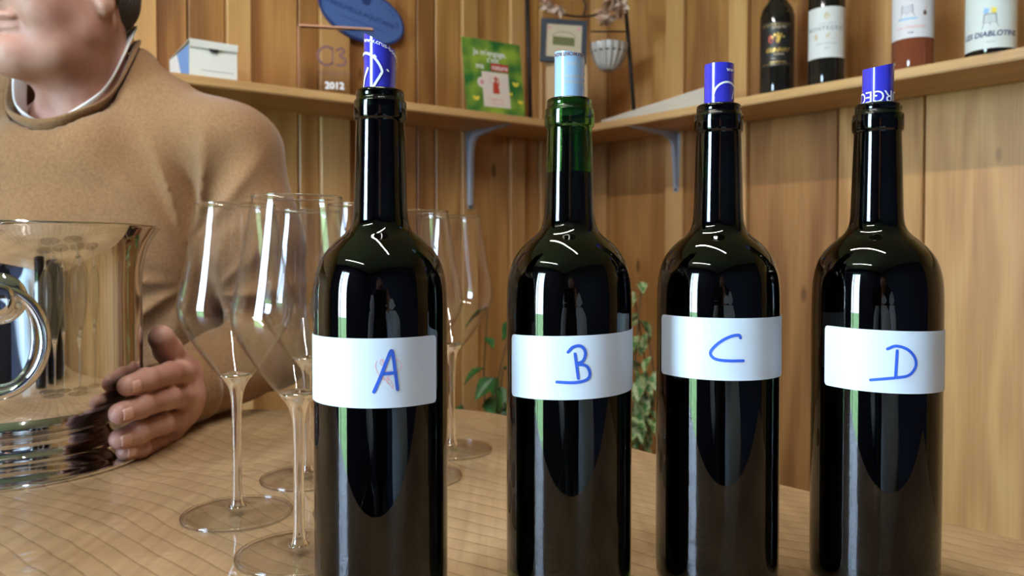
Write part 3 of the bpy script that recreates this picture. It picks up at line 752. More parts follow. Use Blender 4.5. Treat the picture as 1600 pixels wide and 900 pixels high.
shelf_bottle(1214, 0.0755, 'black wine bottle with a black and gold label, leftmost on the right shelf', M_darkbottle, 0.172, 0.30, dict(z0=0.062, z1=0.160, a0=-1.05, a1=0.85, mat=M_black, prints=[
    (ln(-0.038, 0.030, 0, 0.0012), 0, 0.1545, M_gold), (ln(-0.038, 0.030, 0, 0.0007), 0, 0.151, M_goldpale), (ln(-0.038, 0.030, 0, 0.0010), 0, 0.0665, M_gold),
    (text_geo('GRAND VIN', 0.006, bold=0.0001), 0.1, 0.1455, M_goldpale), (fan(0.016), 0.05, 0.124, M_gold), (poly_geo(ellipse_pts(-0.008, 0.0, 0.006, 0.009)), -0.15, 0.122, M_redemb),
    (text_geo('GUNNAY', 0.0125, shear=0.3, bold=0.0004), 0.02, 0.0935, M_gold), (text_geo('RESERVE', 0.006, bold=0.0001), 0.1, 0.086, M_goldpale), (text_geo('2009', 0.005), -0.2, 0.077, M_goldpale), (ln(-0.015, 0.02, 0, 0.0015), 0, 0.071, M_gold)]))
M_lab2 = principled('cream_label', (0.70, 0.71, 0.72), 0.6)
shelf_bottle(1291, 0.0752, 'dark wine bottle with a large white label, second from left on the right shelf', M_darkbottle, 0.190, 0.30, dict(z0=0.058, z1=0.165, a0=-1.25, a1=1.30, mat=M_lab2, prints=[
    (poly_geo(ellipse_pts(0, 0, 0.0055, 0.0075)), 0.0, 0.146, M_goldpale), (text_geo('CHATEAU', 0.0055, spacing=1.4), 0, 0.1275, M_greyprint),
    (text_geo('MONTEGRIC', 0.0118, spacing=1.25, bold=0.0002), -0.05, 0.116, M_greyprint), (merge([poly_geo(ellipse_pts(-0.022, 0, 0.004, 0.007)), poly_geo(ellipse_pts(0.01, 0, 0.012, 0.006))]), 0, 0.103, M_goldpale),
    (text_geo('SAINT-EMILION', 0.0058, spacing=1.1), 0, 0.086, M_greyprint), (text_geo('2009', 0.0055), 0, 0.076, M_greyprint)]))
def vat():
    pr = []
    for i in range(4):
        wd = 0.0105-0.0012*i*0.5; pr.append(ribbon(spline([(-wd, 0.004*i), (0, 0.004*i-0.0008), (wd, 0.004*i)], 4), 0.0007))
    pr += [ribbon([(-0.0105, 0.0), (-0.0095, 0.014)], 0.001), ribbon([(0.0105, 0.0), (0.0095, 0.014)], 0.001), ribbon([(-0.009, 0), (-0.013, -0.012)], 0.0008), ribbon([(0.009, 0), (0.014, -0.009)], 0.0008), ribbon([(0, 0), (0, -0.006)], 0.0007),
           ribbon([(-0.013, 0.001), (0.014, 0.001)], 0.0006)]
    return merge(pr)
M_lab3 = principled('white_label', (0.74, 0.72, 0.78), 0.6); M_lab4 = principled('white_label_cool', (0.70, 0.76, 0.76), 0.6)
M_vatfill = principled('grey_wash', (0.42, 0.42, 0.44), 0.6)
vf = poly_geo([(-0.0105, 0.001), (0.0105, 0.001), (0.0095, 0.014), (-0.0095, 0.014)])
shelf_bottle(1426, 0.076, 'rosé wine bottle with pink wine below a white label, third on the right shelf', M_rose, 0.190, 0.31, dict(z0=0.062, z1=0.158, a0=-1.35, a1=1.35, mat=M_lab3, cap=M_pink, prints=[
    (vf, -0.28, 0.1120, M_vatfill), (vat(), -0.28, 0.1120, M_navy), (ln(-0.018, 0.016, 0, 0.003), -0.25, 0.099, M_sky), (poly_geo(ellipse_pts(0, 0, 0.0035, 0.005)), 0.55, 0.1085, M_brownprint), (ribbon([(0, 0), (0.004, 0.012)], 0.001), 0.55, 0.112, M_pink),
    (text_geo('Les Diablotins', 0.0095, shear=0.25), -0.10, 0.0800, M_pink), (text_geo('ROSE', 0.0042, bold=0.0001), -0.1, 0.0705, M_navy)]))
def imp(): return merge([poly_geo(ellipse_pts(0, 0, 0.004, 0.005)), ribbon([(-0.005, -0.002), (0.005, 0.004)], 0.0014), ribbon([(-0.002, 0.004), (-0.004, 0.008)], 0.001)])
shelf_bottle(1547, 0.0832, 'dark wine bottle whose white label shows a vat, rightmost on the right shelf', M_darkbottle, 0.185, 0.30, dict(z0=0.0130, z1=0.118, a0=-1.30, a1=1.42, mat=M_lab4, prints=[
    (vf, -0.02, 0.0600, M_vatfill), (vat(), -0.02, 0.0600, M_navy), (imp(), -0.17, 0.080, M_sky), (imp(), 0.12, 0.080, M_yel), (ln(-0.009, 0.009, 0, 0.0014), -0.02, 0.0745, M_brownprint),
    (text_geo('LES DIABLOTINS', 0.0132, shear=0.15, bold=0.0004), -0.03, 0.0345, M_navy), (text_geo('ROUGE', 0.004), 0.0, 0.0235, M_greyprint)]))

# ------------------------------------------------------------------ things on the left shelf
def place_left(px, depth): # point on the left shelf at depth behind the front edge, local x along the wall to the right
    p = on_wall(px, NL, FL+depth, 150); return p
# white carton
pa = place_left(296, 0.012); pb = place_left(371, 0.012); bw = (pb-pa).length; bd, bh, ct = 0.17, 0.062, 0.0012
cb = empty('carton', (pa.x, pa.y, SZ1), aL, label='small white carton with a blue side, standing on the shelf behind the man', cat='box')
box('front_panel', 0, bw, 0, ct, 0, bh, M_card, cb); box('back_panel', 0, bw, bd-ct, bd, 0, bh, M_card, cb)
sp = box('side_panel', 0, ct, ct, bd-ct, 0, bh, M_card, cb); box('side_panel', bw-ct, bw, ct, bd-ct, 0, bh, M_card, cb); box('bottom_panel', ct, bw-ct, ct, bd-ct, 0, ct, M_card, cb)
lid = from_bm('lid', box_bm(-0.001, bw+0.001, -0.006, bd, 0, ct), M_card, cb, loc=(0, 0, bh+0.0005)); lid.rotation_euler = (math.radians(-3), 0, 0); lid.location = (0, 0, bh+0.009)
mk('lid_flap', [(0, -0.006, bh+0.0095), (bw, -0.006, bh+0.0095), (bw, -0.004, bh-0.004), (0, -0.004, bh-0.004)], [(0, 1, 2, 3)], M_card, cb, False)
mk('thumb_notch', *upright(poly_geo(ellipse_pts(bw*0.50, bh-0.004, 0.010, 0.008, 16, PI, 2*PI)), 0.0004+0.004), M_black, cb, False)  # flat black patch painted for the shade inside the thumb hole
mk('print', *upright(ln(bw*0.25, bw*0.92, 0.014, 0.0012), 0.0005), M_greyprint, cb, False)
v = [(-0.0005, y, z) for y, z in ((0.0, 0.0), (0.055, 0.0), (0.10, bh), (0.0, bh))]
mk('blue_print', v, [(3, 2, 1, 0)], M_cardblue, sp, False)

# clear acrylic award block
M_acry = principled('acrylic', (0.93, 0.90, 0.90), 0.0, 0, Transmission_Weight=1.0, IOR=1.12)
M_acryedge = principled('acrylic_edge', (0.72, 0.36, 0.24), 0.3)
pa = U(467, 140, 1.80); pa = Vector((pa.x, pa.y)); aw = 0.170; zt = U(520, 42, 1.81).z-SZ1
ab = empty('award_plaque', (pa.x, pa.y, SZ1), math.radians(11), label='clear acrylic award plaque engraved CB, standing on the left shelf', cat='plaque')
box('block', 0, aw, 0, 0.018, 0, zt, M_acry, ab, 0.0008)
box('bevelled_edge', 0.002, aw-0.002, 0.001, 0.017, zt, zt+0.004, M_acryedge, ab, 0.001)
box('side_edge', -0.002, 0.0, 0.001, 0.017, 0, zt, M_acryedge, ab)
cx_ = aw*0.47; zc = zt*0.60
big = merge([ribbon(ellipse_pts(-0.018, 0, 0.019, 0.021, 30, 0.9, 2*PI-0.9), 0.006), ribbon([(-0.004, -0.02), (-0.004, 0.02)], 0.004), ribbon(spline([(0.006, 0.014), (0.016, 0.019), (0.022, 0.010), (0.012, 0.001), (0.025, -0.006), (0.022, -0.019), (0.006, -0.02)], 5), 0.006)])
mk('print', *upright(big, 0.0006, 1.0, cx_, zc), M_brownprint, ab, False)
mk('print', *upright(text_geo('BOURGEOIS', 0.013, spacing=1.1), 0.0006, 1, cx_, zc-0.044), M_brownprint, ab, False)
mk('print', *upright(text_geo('2012', 0.022, bold=0.0008), 0.0006, 1, cx_, zc-0.075), M_white, ab, False)

# green leaflet
M_leaf_bg = principled('leaflet_green', (0.05, 0.25, 0.05), 0.35); color_noise(M_leaf_bg, (0.015, 0.16, 0.035), (0.30, 0.46, 0.05), 17, (1, 1, 1), 1, 0.38, 0.68)
pa = place_left(730, 0.03); pb = place_left(821, 0.03); lw = (pb-pa).length; lh = 0.195
lf = empty('leaflet', (pa.x, pa.y, SZ1), aL, label='green leaflet reading Je m\'engage, standing upright on the left shelf', cat='leaflet')
lf.rotation_euler = (math.radians(-6), math.radians(-1.5), aL)
sheet = box('sheet', 0, lw, 0, 0.0012, 0, lh, M_leaf_bg, lf)
def lp(geo, x, z, m, name='print', off=0.0006): return mk(name, *upright(geo, off, 1, x, z), m, sheet, False)
lp(text_geo("Je m'engage,", 0.021, bold=0.00035), lw*0.46, lh*0.79, M_white); lp(text_geo("c'est", 0.021, bold=0.00035), lw*0.50, lh*0.70, M_white)
lp(text_geo('ma', 0.021, bold=0.00035), lw*0.27, lh*0.605, M_white)
M_badge = principled('red_badge', (0.50, 0.04, 0.04), 0.5)
lp(poly_geo([(-0.028, -0.009), (0.028, -0.009), (0.028, 0.011), (-0.028, 0.011)]), lw*0.61, lh*0.635, M_badge, off=0.0005); lp(text_geo('nature', 0.019, bold=0.00035), lw*0.61, lh*0.61, M_white)
M_cream = principled('cream_print', (0.80, 0.72, 0.66), 0.5)
cw = lw*0.23
lp(poly_geo([(-cw, -0.047), (cw, -0.047), (cw, 0.045), (-cw, 0.045)]), lw*0.52, lh*0.34, M_cream, off=0.0005); lp(poly_geo(ellipse_pts(0, 0, 0.014, 0.014)), lw*0.285, lh*0.42, M_cream, off=0.00045)
lp(poly_geo(ellipse_pts(0, 0, 0.006, 0.006)), lw*0.285, lh*0.42, M_pink, off=0.0006)
M_robe = principled('red_print', (0.55, 0.06, 0.03), 0.5)
lp(poly_geo([(-0.011, -0.012), (0.011, -0.012), (0.008, 0.012), (0.003, 0.020), (-0.005, 0.020), (-0.009, 0.010)]), lw*0.52, lh*0.345, M_robe)
lp(merge([poly_geo(ellipse_pts(0.001, 0.027, 0.005, 0.006)), ribbon(spline([(0.0, 0.02), (0.011, 0.012), (0.008, 0.028)], 4), 0.003)]), lw*0.52, lh*0.345, M_redemb)
lp(ribbon(ellipse_pts(-0.012, 0.022, 0.007, 0.008, 14, 0.6, 2*PI-0.6), 0.0012), lw*0.52, lh*0.345, M_pink)
lp(text_geo('vigneron', 0.0125), lw*0.52, lh*0.185, M_pink); lp(text_geo('indépendant', 0.0085), lw*0.52, lh*0.135, M_pink)
for fx_, fz_, s_ in ((0.87, 0.44, 1.0), (0.93, 0.20, 0.8), (0.17, 0.20, 0.95), (0.77, 0.30, 0.6)):
    lp(merge([poly_geo([(-0.012*s_, 0.004*s_), (-0.006*s_, -0.006*s_), (0.006*s_, -0.006*s_), (0.012*s_, 0.004*s_), (0.005*s_, 0.006*s_), (0, 0.003*s_), (-0.006*s_, 0.006*s_)])]), lw*fx_, lh*fz_, M_yel)
M_stem = principled('stem_print', (0.12, 0.35, 0.06), 0.5)
lp(ribbon([(0, 0), (-0.002, -0.05)], 0.0014), lw*0.87, lh*0.41, M_stem, off=0.0005)

# blue enamel oval plaque on the wall
M_enam = principled('blue_enamel', (0.075, 0.15, 0.42), 0.35); M_enamd = principled('dark_blue_enamel', (0.02, 0.045, 0.20), 0.35)
pc = on_wall(567, NL, 1.853-0.016, 25); cz = U(567, 24, pc.y).z
op = empty('oval_plaque', (pc.x, pc.y, cz), aL, label='blue oval enamel plaque with dark lettering hung on the left wall', cat='sign')
op.rotation_euler = (0, math.radians(11), aL)
def disc(rx, rz, y0, y1, mat, name, parent):
    pts = ellipse_pts(0, 0, rx, rz, 48); n = len(pts); V = [(x, y0, z) for x, z in pts]+[(x, y1, z) for x, z in pts]
    Fc = [tuple(range(n)), tuple(range(2*n-1, n-1, -1))]+[(i, i+n, (i+1) % n+n, (i+1) % n) for i in range(n)]
    return mk(name, V, Fc, mat, parent, False)
disc(0.118, 0.068, -0.002, 0.003, M_enamd, 'rim', op); pl = disc(0.112, 0.062, -0.0035, 0.0, M_enam, 'face', op)
mk('print', *upright(text_geo('NOUVELLE-AQUITAINE', 0.017, bold=0.0003), 0.004, 1, 0.0, -0.004), M_enamd, pl, False)
def arc_text(s, size, R, a0, a1, cyo=0.0, squash=0.55):
    parts = []
    for i, ch in enumerate(s):
        if ch == ' ': continue
        g = text_geo(ch, size, bold=0.0002); a = a0+(a1-a0)*i/(len(s)-1)
        c, s2 = math.cos(a-PI/2), math.sin(a-PI/2)
        parts.append(([(R*math.cos(a)+v[0]*c-v[1]*s2, cyo+squash*R*math.sin(a)+v[0]*s2+v[1]*c, 0) for v in g[0]], g[1]))
    return merge(parts)
mk('print', *upright(arc_text('RELAIS DES VINS EN', 0.012, 0.092, PI*0.98, PI*0.02), 0.004), M_enamd, pl, False)
mk('print', *upright(ribbon([(-0.06+0.12*t/8, -0.022) for t in range(9)], 0.0015), 0.004), M_enamd, pl, False)
cr_ = poly_geo([(-0.014, 0.012), (0.014, 0.012), (0.012, -0.004), (0.006, -0.011), (-0.006, -0.011), (-0.012, -0.004)])
mk('crest', *upright(cr_, 0.0045, 1, 0.0, 0.038), M_enamd, op, False)
v, f = lathe([(0, 0), (0.03, 0), (0.028, 0.012), (0.018, 0.022), (0, 0.026)], 24)
mk('crest_top', [(x, y*0.12, z*1.0+0.06) for x, y, z in v], f, M_enamd, op)

# corner display: iron A-stand with framed card, wire shell holder, dried flowers
pst = on_wall(905, NL, 1.853-0.17, 100)
ps = plane_int(NL, 1.853-0.16, NR, 1.755-0.10)
YS = 2.20
def S(px, py, Y=YS): return U(px, py, Y)
st_ = empty('iron_stand', (0, 0, 0), 0, label='tall black iron display stand in the corner of the shelves', cat='stand')
zb = SZ1+0.001
def foot_pt(px, Y): p = U(px, 190, Y); return Vector((p.x, p.y, zb))
YA, YB = 2.11, 2.16
for x0, x1, Y in ((829, 822, YA), (992, 972, YB)):
    a_ = foot_pt(x0, Y); b_ = U(x1, -60, Y+0.03)
    mk('rod', *tube([a_, b_], 0.0055, 8), M_iron, st_)
wp = [U(835, -8, 2.13), U(868, 18, 2.13), U(905, 26, 2.14), U(940, 20, 2.15), U(975, -5, 2.17)]
mk('cross_wire', *tube(spline(wp, 6), 0.003, 8), M_iron, st_)
mk('hook_wire', *tube(spline([U(905, -10, 2.14), U(915, 8, 2.14), U(912, 24, 2.14)], 5), 0.0025, 8), M_iron, st_)
# ring bracket for the shell bowl
rc = U(951, 62, 2.16)
mk('ring_holder', *tube([(rc.x+0.046*math.cos(2*PI*i/32), rc.y+0.046*math.sin(2*PI*i/32), rc.z-0.036) for i in range(33)], 0.002, 8, False), M_iron, st_)
mk('ring_holder', *tube([(rc.x+0.05*math.cos(2*PI*i/32), rc.y+0.030*math.sin(2*PI*i/32), rc.z+0.008*math.sin(2*PI*i/32)+0.022) for i in range(33)], 0.0016, 8, False), M_iron, st_)
M_shell = principled('pressed_glass', (0.50, 0.48, 0.45), 0.12)
V = []; Fc = []; n = 72; prof = [(0.050, 0.0), (0.0485, -0.016), (0.0435, -0.034), (0.034, -0.054), (0.022, -0.068), (0.008, -0.074)]
inn = [(r-0.003, z+0.002) for r, z in prof[::-1]]
P_ = prof+inn
for k, (r, z) in enumerate(P_):
    for i in range(n):
        a = 2*PI*i/n; q = r*(1+0.075*math.cos(a*16)); V.append((q*math.cos(a), q*math.sin(a), z+(0.002*math.cos(a*18) if k in (0, len(P_)-1) else 0)))
for k in range(len(P_)-1):
    for i in range(n): Fc.append((k*n+i, k*n+(i+1) % n, (k+1)*n+(i+1) % n, (k+1)*n+i))
mk('shell_bowl', V, Fc, M_shell, None, True, loc=(rc.x, rc.y, rc.z-0.014), label='fluted whitish bowl hanging in a wire ring of the corner stand', cat='bowl')
# framed card
M_slate = principled('slate_frame', (0.040, 0.052, 0.070), 0.6); M_creamc = principled('cream_card', (0.62, 0.52, 0.36), 0.7); M_olive = principled('olive_print', (0.16, 0.17, 0.06), 0.7)
pf_ = U(880, 97, 2.12); fw_ = 72/F*2.12; fh_ = 66/F*2.12
fr_ = empty('framed_card', (pf_.x, pf_.y, pf_.z), 0, label='small cream card in a dark slate frame on the corner display', cat='picture')
fr_.rotation_euler = (0, math.radians(2), math.radians(6))
bw_ = fw_*0.11; bm = bmesh.new()
box_bm(-fw_/2, -fw_/2+bw_, 0, 0.012, 0, fh_, bm=bm); box_bm(fw_/2-bw_, fw_/2, 0, 0.012, 0, fh_, bm=bm); box_bm(-fw_/2+bw_, fw_/2-bw_, 0, 0.012, 0, bw_, bm=bm); box_bm(-fw_/2+bw_, fw_/2-bw_, 0, 0.012, fh_-bw_*0.9, fh_, bm=bm)
from_bm('frame', bm, M_slate, fr_)
cd = box('card', -fw_/2+bw_*0.8, fw_/2-bw_*0.8, 0.004, 0.007, bw_*0.8, fh_-bw_*0.8, M_creamc, fr_)
mk('print', *upright(poly_geo([(-0.030, -0.011), (0.030, -0.013), (0.030, 0.010), (-0.030, 0.012)]), -0.0036, 1, 0, fh_*0.50), M_olive, cd, False)
mk('print', *upright(ribbon(ellipse_pts(0, -0.004, 0.036, 0.022, 18, PI*0.85, PI*0.15), 0.0014), -0.0035, 1, 0, fh_*0.56), M_brownprint, cd, False)
for s in (-1, 1): mk('print', *upright(poly_geo(ellipse_pts(s*0.040, 0.0, 0.005, 0.004)), -0.0035, 1, 0, fh_*0.80), M_pink, cd, False)
# tan board that the frame stands on
M_tan = wood('tan_board', (0.45, 0.28, 0.12), (0.58, 0.38, 0.19), (0.66, 0.46, 0.25), 'Z', 12, 0.6, False, 0.1)
q0 = U(853, 100, 2.14); q1 = U(918, 100, 2.14)
box('backing_board', (q0.x), (q1.x), 2.135, 2.150, zb, pf_.z+0.02, M_tan, None, 0.001, label='tan wooden upright board carrying the framed card in the corner', cat='board')
# dried flowers
M_dry = principled('dried_petals', (0.50, 0.30, 0.20), 0.8); M_dryw = principled('pale_dried_petals', (0.68, 0.52, 0.42), 0.8)
def petal_geo(L_, wd):
    V = [(0, 0, 0), (wd, L_*0.45, 0.004), (wd*0.5, L_*0.85, 0.008), (0, L_, 0.011), (-wd*0.5, L_*0.85, 0.008), (-wd, L_*0.45, 0.004), (0, L_*0.5, 0.0)]
    return V, [(6, 0, 1), (6, 1, 2), (6, 2, 3), (6, 3, 4), (6, 4, 5), (6, 5, 0)]
def bunch(c, rad, n, label, down):
    o = empty('dried_flowers', c, 0, label=label, cat='flowers')
    rnd = random.Random(int(c[0]*1000)+5)
    Vs = []
    for k in range(7):
        hc = Vector((rnd.uniform(-1, 1)*rad*0.55, rnd.uniform(-.5, .5)*rad*.6, rnd.uniform(-1, 1)*rad*0.55))
        parts = []
        for i in range(n):
            g, f = petal_geo(rad*rnd.uniform(0.45, 0.75), rad*0.16)
            M = Matrix.Rotation(rnd.uniform(0, 2*PI), 4, 'Y') @ Matrix.Rotation(rnd.uniform(-1.0, 1.0), 4, 'X') @ Matrix.Rotation(rnd.uniform(0, 6), 4, 'Y')
            parts.append(([tuple(M @ Vector(v)+hc) for v in g], f))
        V_, F_ = merge(parts); mk('flower_head', V_, F_, M_dryw if k % 3 == 0 else M_dry, o, True)
    mk('stalk', *tube(spline([(0, 0.0, 0), (0.01, 0.0, rad*1.2), (0.0, 0.01, rad*2.5)], 4), 0.002, 6), M_dry, o)
b1 = U(860, 2, 2.09); b2 = U(955, 12, 2.07)
bunch(b1, 0.042, 16, 'small bunch of dried pinkish flowers above the framed card', True)
bunch(b2, 0.050, 20, 'larger bunch of dried pale flowers hanging above the fluted bowl', True)

# pale board lying on the right shelf
M_pale = wood('weathered_board', (0.46, 0.40, 0.32), (0.58, 0.51, 0.42), (0.66, 0.60, 0.51), 'X', 10, 0.8, False, 0.05)
pa = on_wall(940, NR, FR+0.02, 180); pb = on_wall(1116, NR, FR+0.03, 150); dd = pb-pa
from_bm('pale_board', prism_bm([(0, 0), (dd.length, 0), (dd.length, 0.055), (0.02, 0.045)], 0, 0.010), M_pale, None, loc=(pa.x, pa.y, SZ1), rz=math.atan2(dd.y, dd.x), label='long pale weathered board lying flat on the right shelf behind bottle C', cat='board')
# make it wedge-like (thicker towards the right end)
me = bpy.data.objects['pale_board'].data
for v in me.vertices:
    if v.co.z > 0.005: v.co.z = 0.010+0.040*v.co.x/dd.length

# ------------------------------------------------------------------ ivy plant in the corner behind the table
M_leafA = principled('ivy_green', (0.03, 0.13, 0.03), 0.45); M_leafB = principled('ivy_variegated', (0.2, 0.3, 0.1), 0.45)
color_noise(M_leafB, (0.42, 0.48, 0.25), (0.06, 0.20, 0.05), 60, (1, 1, 1), 2, 0.44, 0.54); color_noise(M_leafA, (0.015, 0.08, 0.02), (0.05, 0.19, 0.04), 40)
M_vine = principled('vine', (0.14, 0.10, 0.05), 0.7); M_terra = principled('terracotta', (0.45, 0.17, 0.08), 0.8)
def leaf_mesh(wd, L_):
    rows = [(0, 0.02), (0.18, 0.62), (0.38, 1.0), (0.6, 0.82), (0.8, 0.45), (1.0, 0.02)]
    V = []; Fc = []
    for t, wf in rows:
        z = 0.25*L_*t*t*-1
        V += [(-wd*wf, L_*t, z+0.006*wf), (-wd*wf*.5, L_*t, z+0.001), (0, L_*t, z-0.002), (wd*wf*.5, L_*t, z+0.001), (wd*wf, L_*t, z+0.006*wf)]
    for i in range(len(rows)-1):
        for k in range(4): Fc.append((5*i+k, 5*i+k+1, 5*i+5+k+1, 5*i+5+k))
    return V, Fc
LM = []
for m_ in (M_leafA, M_leafB):
    V, Fc = leaf_mesh(0.017, 0.055); me = bpy.data.meshes.new('leaf'); me.from_pydata(V, [], Fc); me.materials.append(m_); me.polygons.foreach_set('use_smooth', [True]*len(me.polygons)); LM.append(me)
def ivy(base, tips, variegated, label, nleaf, potz):
    o = empty('potted_ivy', (base[0], base[1], 0), 0, label=label, cat='plant')
    v, f = lathe([(0, potz), (0.06, potz), (0.085, potz+0.13), (0.092, potz+0.13), (0.092, potz+0.155), (0.082, potz+0.155), (0.078, potz+0.13), (0, potz+0.13)], 32)
    mk('pot', v, f, M_terra, o)
    rnd = random.Random(3+variegated)
    for tp in tips:
        a_ = Vector((0, 0, potz+0.13)); b_ = Vector(tp)-Vector((base[0], base[1], 0))
        mid = (a_+b_)/2+Vector((rnd.uniform(-.03, .03), rnd.uniform(-.03, .03), 0.02))
        pts = spline([a_, mid, b_], 8); V, Fc = tube(pts, 0.0018, 6); mk('stem', V, Fc, M_vine, o)
        for j in range(nleaf):
            t = 0.25+0.75*j/(nleaf-1); q = Vector(pts[min(len(pts)-1, int(t*(len(pts)-1)))])
            lo_ = bpy.data.objects.new('leaf', LM[variegated]); COL.objects.link(lo_); lo_.parent = o; lo_.location = q
            lo_.rotation_euler = (rnd.uniform(-1.3, -0.2), rnd.uniform(-0.5, 0.5), rnd.uniform(PI/2, 3*PI/2) if rnd.random() < .8 else rnd.uniform(0, 6.28))
            s_ = rnd.uniform(0.7, 1.25); lo_.scale = (s_, s_, s_)
def stool(name, x, y, hh, label, r=0.14):
    o = empty(name, (x, y, 0), 0, label=label, cat='stool')
    mk('seat', *lathe([(0, hh-0.03), (r-0.008, hh-0.03), (r, hh-0.022), (r, hh-0.006), (r-0.006, hh), (0, hh)], 40), M_leg, o)
    for k in range(4):
        a = PI/4+k*PI/2; mk('leg', *tube([(r*1.0*math.cos(a), r*1.0*math.sin(a), 0), (r*.65*math.cos(a), r*.65*math.sin(a), hh-0.03)], 0.014, 10), M_leg, o)
ip1 = U(998, 600, 1.92); ip2 = U(772, 600, 1.78)
ivy((ip1.x, ip1.y), [U(1003, 440, 1.90), U(990, 455, 1.93), U(1012, 520, 1.88), U(1000, 500, 1.95), U(1006, 590, 1.87), U(985, 560, 1.9), U(1012, 640, 1.86), U(950, 520, 1.95)], 1, 'variegated ivy with cream-edged leaves in the corner, between bottles B and C', 6, 0.30)
ivy((ip2.x, ip2.y), [U(762, 480, 1.76), U(786, 575, 1.75), U(772, 590, 1.72), U(765, 620, 1.74), U(722, 632, 1.7), U(788, 628, 1.7), U(800, 500, 1.78)], 0, 'dark green ivy rising behind the table, left of bottle B', 5, 0.30)
stool('plant_stand', ip1.x, ip1.y, 0.30, 'low wooden stand under the variegated ivy', 0.11); stool('plant_stand', ip2.x, ip2.y, 0.30, 'low wooden stand under the dark green ivy', 0.11)

# ------------------------------------------------------------------ the man (implicit surfaces meshed with surface nets)
def smin(a, b, k):
    h = np.clip(0.5+0.5*(b-a)/k, 0, 1); return b*(1-h)+a*h-k*h*(1-h)
def smax(a, b, k): return -smin(-a, -b, k)
def sph(P, c, r): return np.linalg.norm(P-np.array(c, np.float32), axis=-1)-r
def ell(P, c, r, R=None):
    q = P-np.array(c, np.float32)
    if R is not None: q = q @ np.array(R, np.float32)
    r = np.array(r, np.float32); k0 = np.linalg.norm(q/r, axis=-1); k1 = np.linalg.norm(q/(r*r), axis=-1)
    return k0*(k0-1)/np.maximum(k1, 1e-6)
def cap(P, a, b, ra, rb):
    a = np.array(a, np.float32); b = np.array(b, np.float32); ab = b-a
    t = np.clip(((P-a)@ab)/max(float(ab@ab), 1e-9), 0, 1)
    return np.linalg.norm(P-(a+t[..., None]*ab), axis=-1)-(ra+(rb-ra)*t)
def chain(P, pts, rs, k=0.004):
    d = None
    for (a, b), (ra, rb) in zip(zip(pts, pts[1:]), zip(rs, rs[1:])):
        c = cap(P, a, b, ra, rb); d = c if d is None else smin(d, c, k)
    return d
def isosurf(fn, lo, hi, h):
    lo = np.array(lo, float); n = np.ceil((np.array(hi)-lo)/h).astype(int)+1
    xs = [lo[i]+h*np.arange(n[i]) for i in range(3)]
    f = np.empty(n, np.float32)
    for i0 in range(0, n[0], 24):
        X, Y, Z = np.meshgrid(xs[0][i0:i0+24], xs[1], xs[2], indexing='ij')
        f[i0:i0+24] = fn(np.stack([X, Y, Z], -1).astype(np.float32))
    s = f < 0
    cnt = np.zeros(n-1, np.int32); acc = np.zeros((*(n-1), 3), np.float32)
    def sl(a, o, m): return a[tuple(slice(o[i], o[i]+m[i]) for i in range(3))]
    m = n-1
    cor = [(i, j, k) for i in (0, 1) for j in (0, 1) for k in (0, 1)]
    for c in cor:
        for ax in range(3):
            if c[ax]: continue
            d = list(c); d[ax] = 1
            fa, fb = sl(f, c, m), sl(f, d, m); cr_ = (fa < 0) != (fb < 0)
            t = np.where(cr_, fa/np.where(cr_, fa-fb, 1), 0)
            cnt += cr_
            for q in range(3):
                acc[..., q] += np.where(cr_, c[q]+(t if q == ax else 0), 0)
    act = cnt > 0; idx = -np.ones(n-1, np.int64); idx[act] = np.arange(act.sum())
    g = np.stack(np.nonzero(act), -1)
    V = lo+h*(g+acc[act]/cnt[act][:, None])
    Fq = []
    for ax in range(3):
        b, c = (ax+1) % 3, (ax+2) % 3
        o1 = [0, 0, 0]; o1[ax] = 1
        sa = [slice(1, -1)]*3; sa[ax] = slice(0, -1); sb = [slice(1, -1)]*3; sb[ax] = slice(1, None)
        A = s[tuple(sa)]; B = s[tuple(sb)]; cr_ = A != B
        g = np.stack(np.nonzero(cr_), -1); off = np.ones(3, int); off[ax] = 0; g = g+off
        sign = A[cr_]
        eb = np.zeros(3, int); eb[b] = 1; ec = np.zeros(3, int); ec[c] = 1
        q = [idx[tuple((g-eb-ec).T)], idx[tuple((g-ec).T)], idx[tuple(g.T)], idx[tuple((g-eb).T)]]
        q = np.stack(q, -1); q[~sign] = q[~sign][:, ::-1]
        Fq.append(q)
    Fq = np.concatenate(Fq); Fq = Fq[(Fq >= 0).all(1)]
    return V, Fq
def sd_mesh(name, geos, mat, parent=None, **k):
    V = []; Fc = []; b = 0
    for v, f in geos: V.append(v); Fc.append(f+b); b += len(v)
    V = np.concatenate(V); Fc = np.concatenate(Fc)
    me = bpy.data.meshes.new(name); me.vertices.add(len(V)); me.vertices.foreach_set('co', V.astype(np.float32).ravel())
    me.loops.add(Fc.size); me.loops.foreach_set('vertex_index', Fc.astype(np.int32).ravel())
    me.polygons.add(len(Fc)); me.polygons.foreach_set('loop_start', np.arange(0, Fc.size, 4, dtype=np.int32)); me.polygons.foreach_set('loop_total', np.full(len(Fc), 4, np.int32))
    me.update(calc_edges=True); me.polygons.foreach_set('use_smooth', [True]*len(Fc))
    if mat: me.materials.append(mat)
    o = bpy.data.objects.new(name, me); COL.objects.link(o)
    if parent: o.parent = parent
    return tag(o, **k)

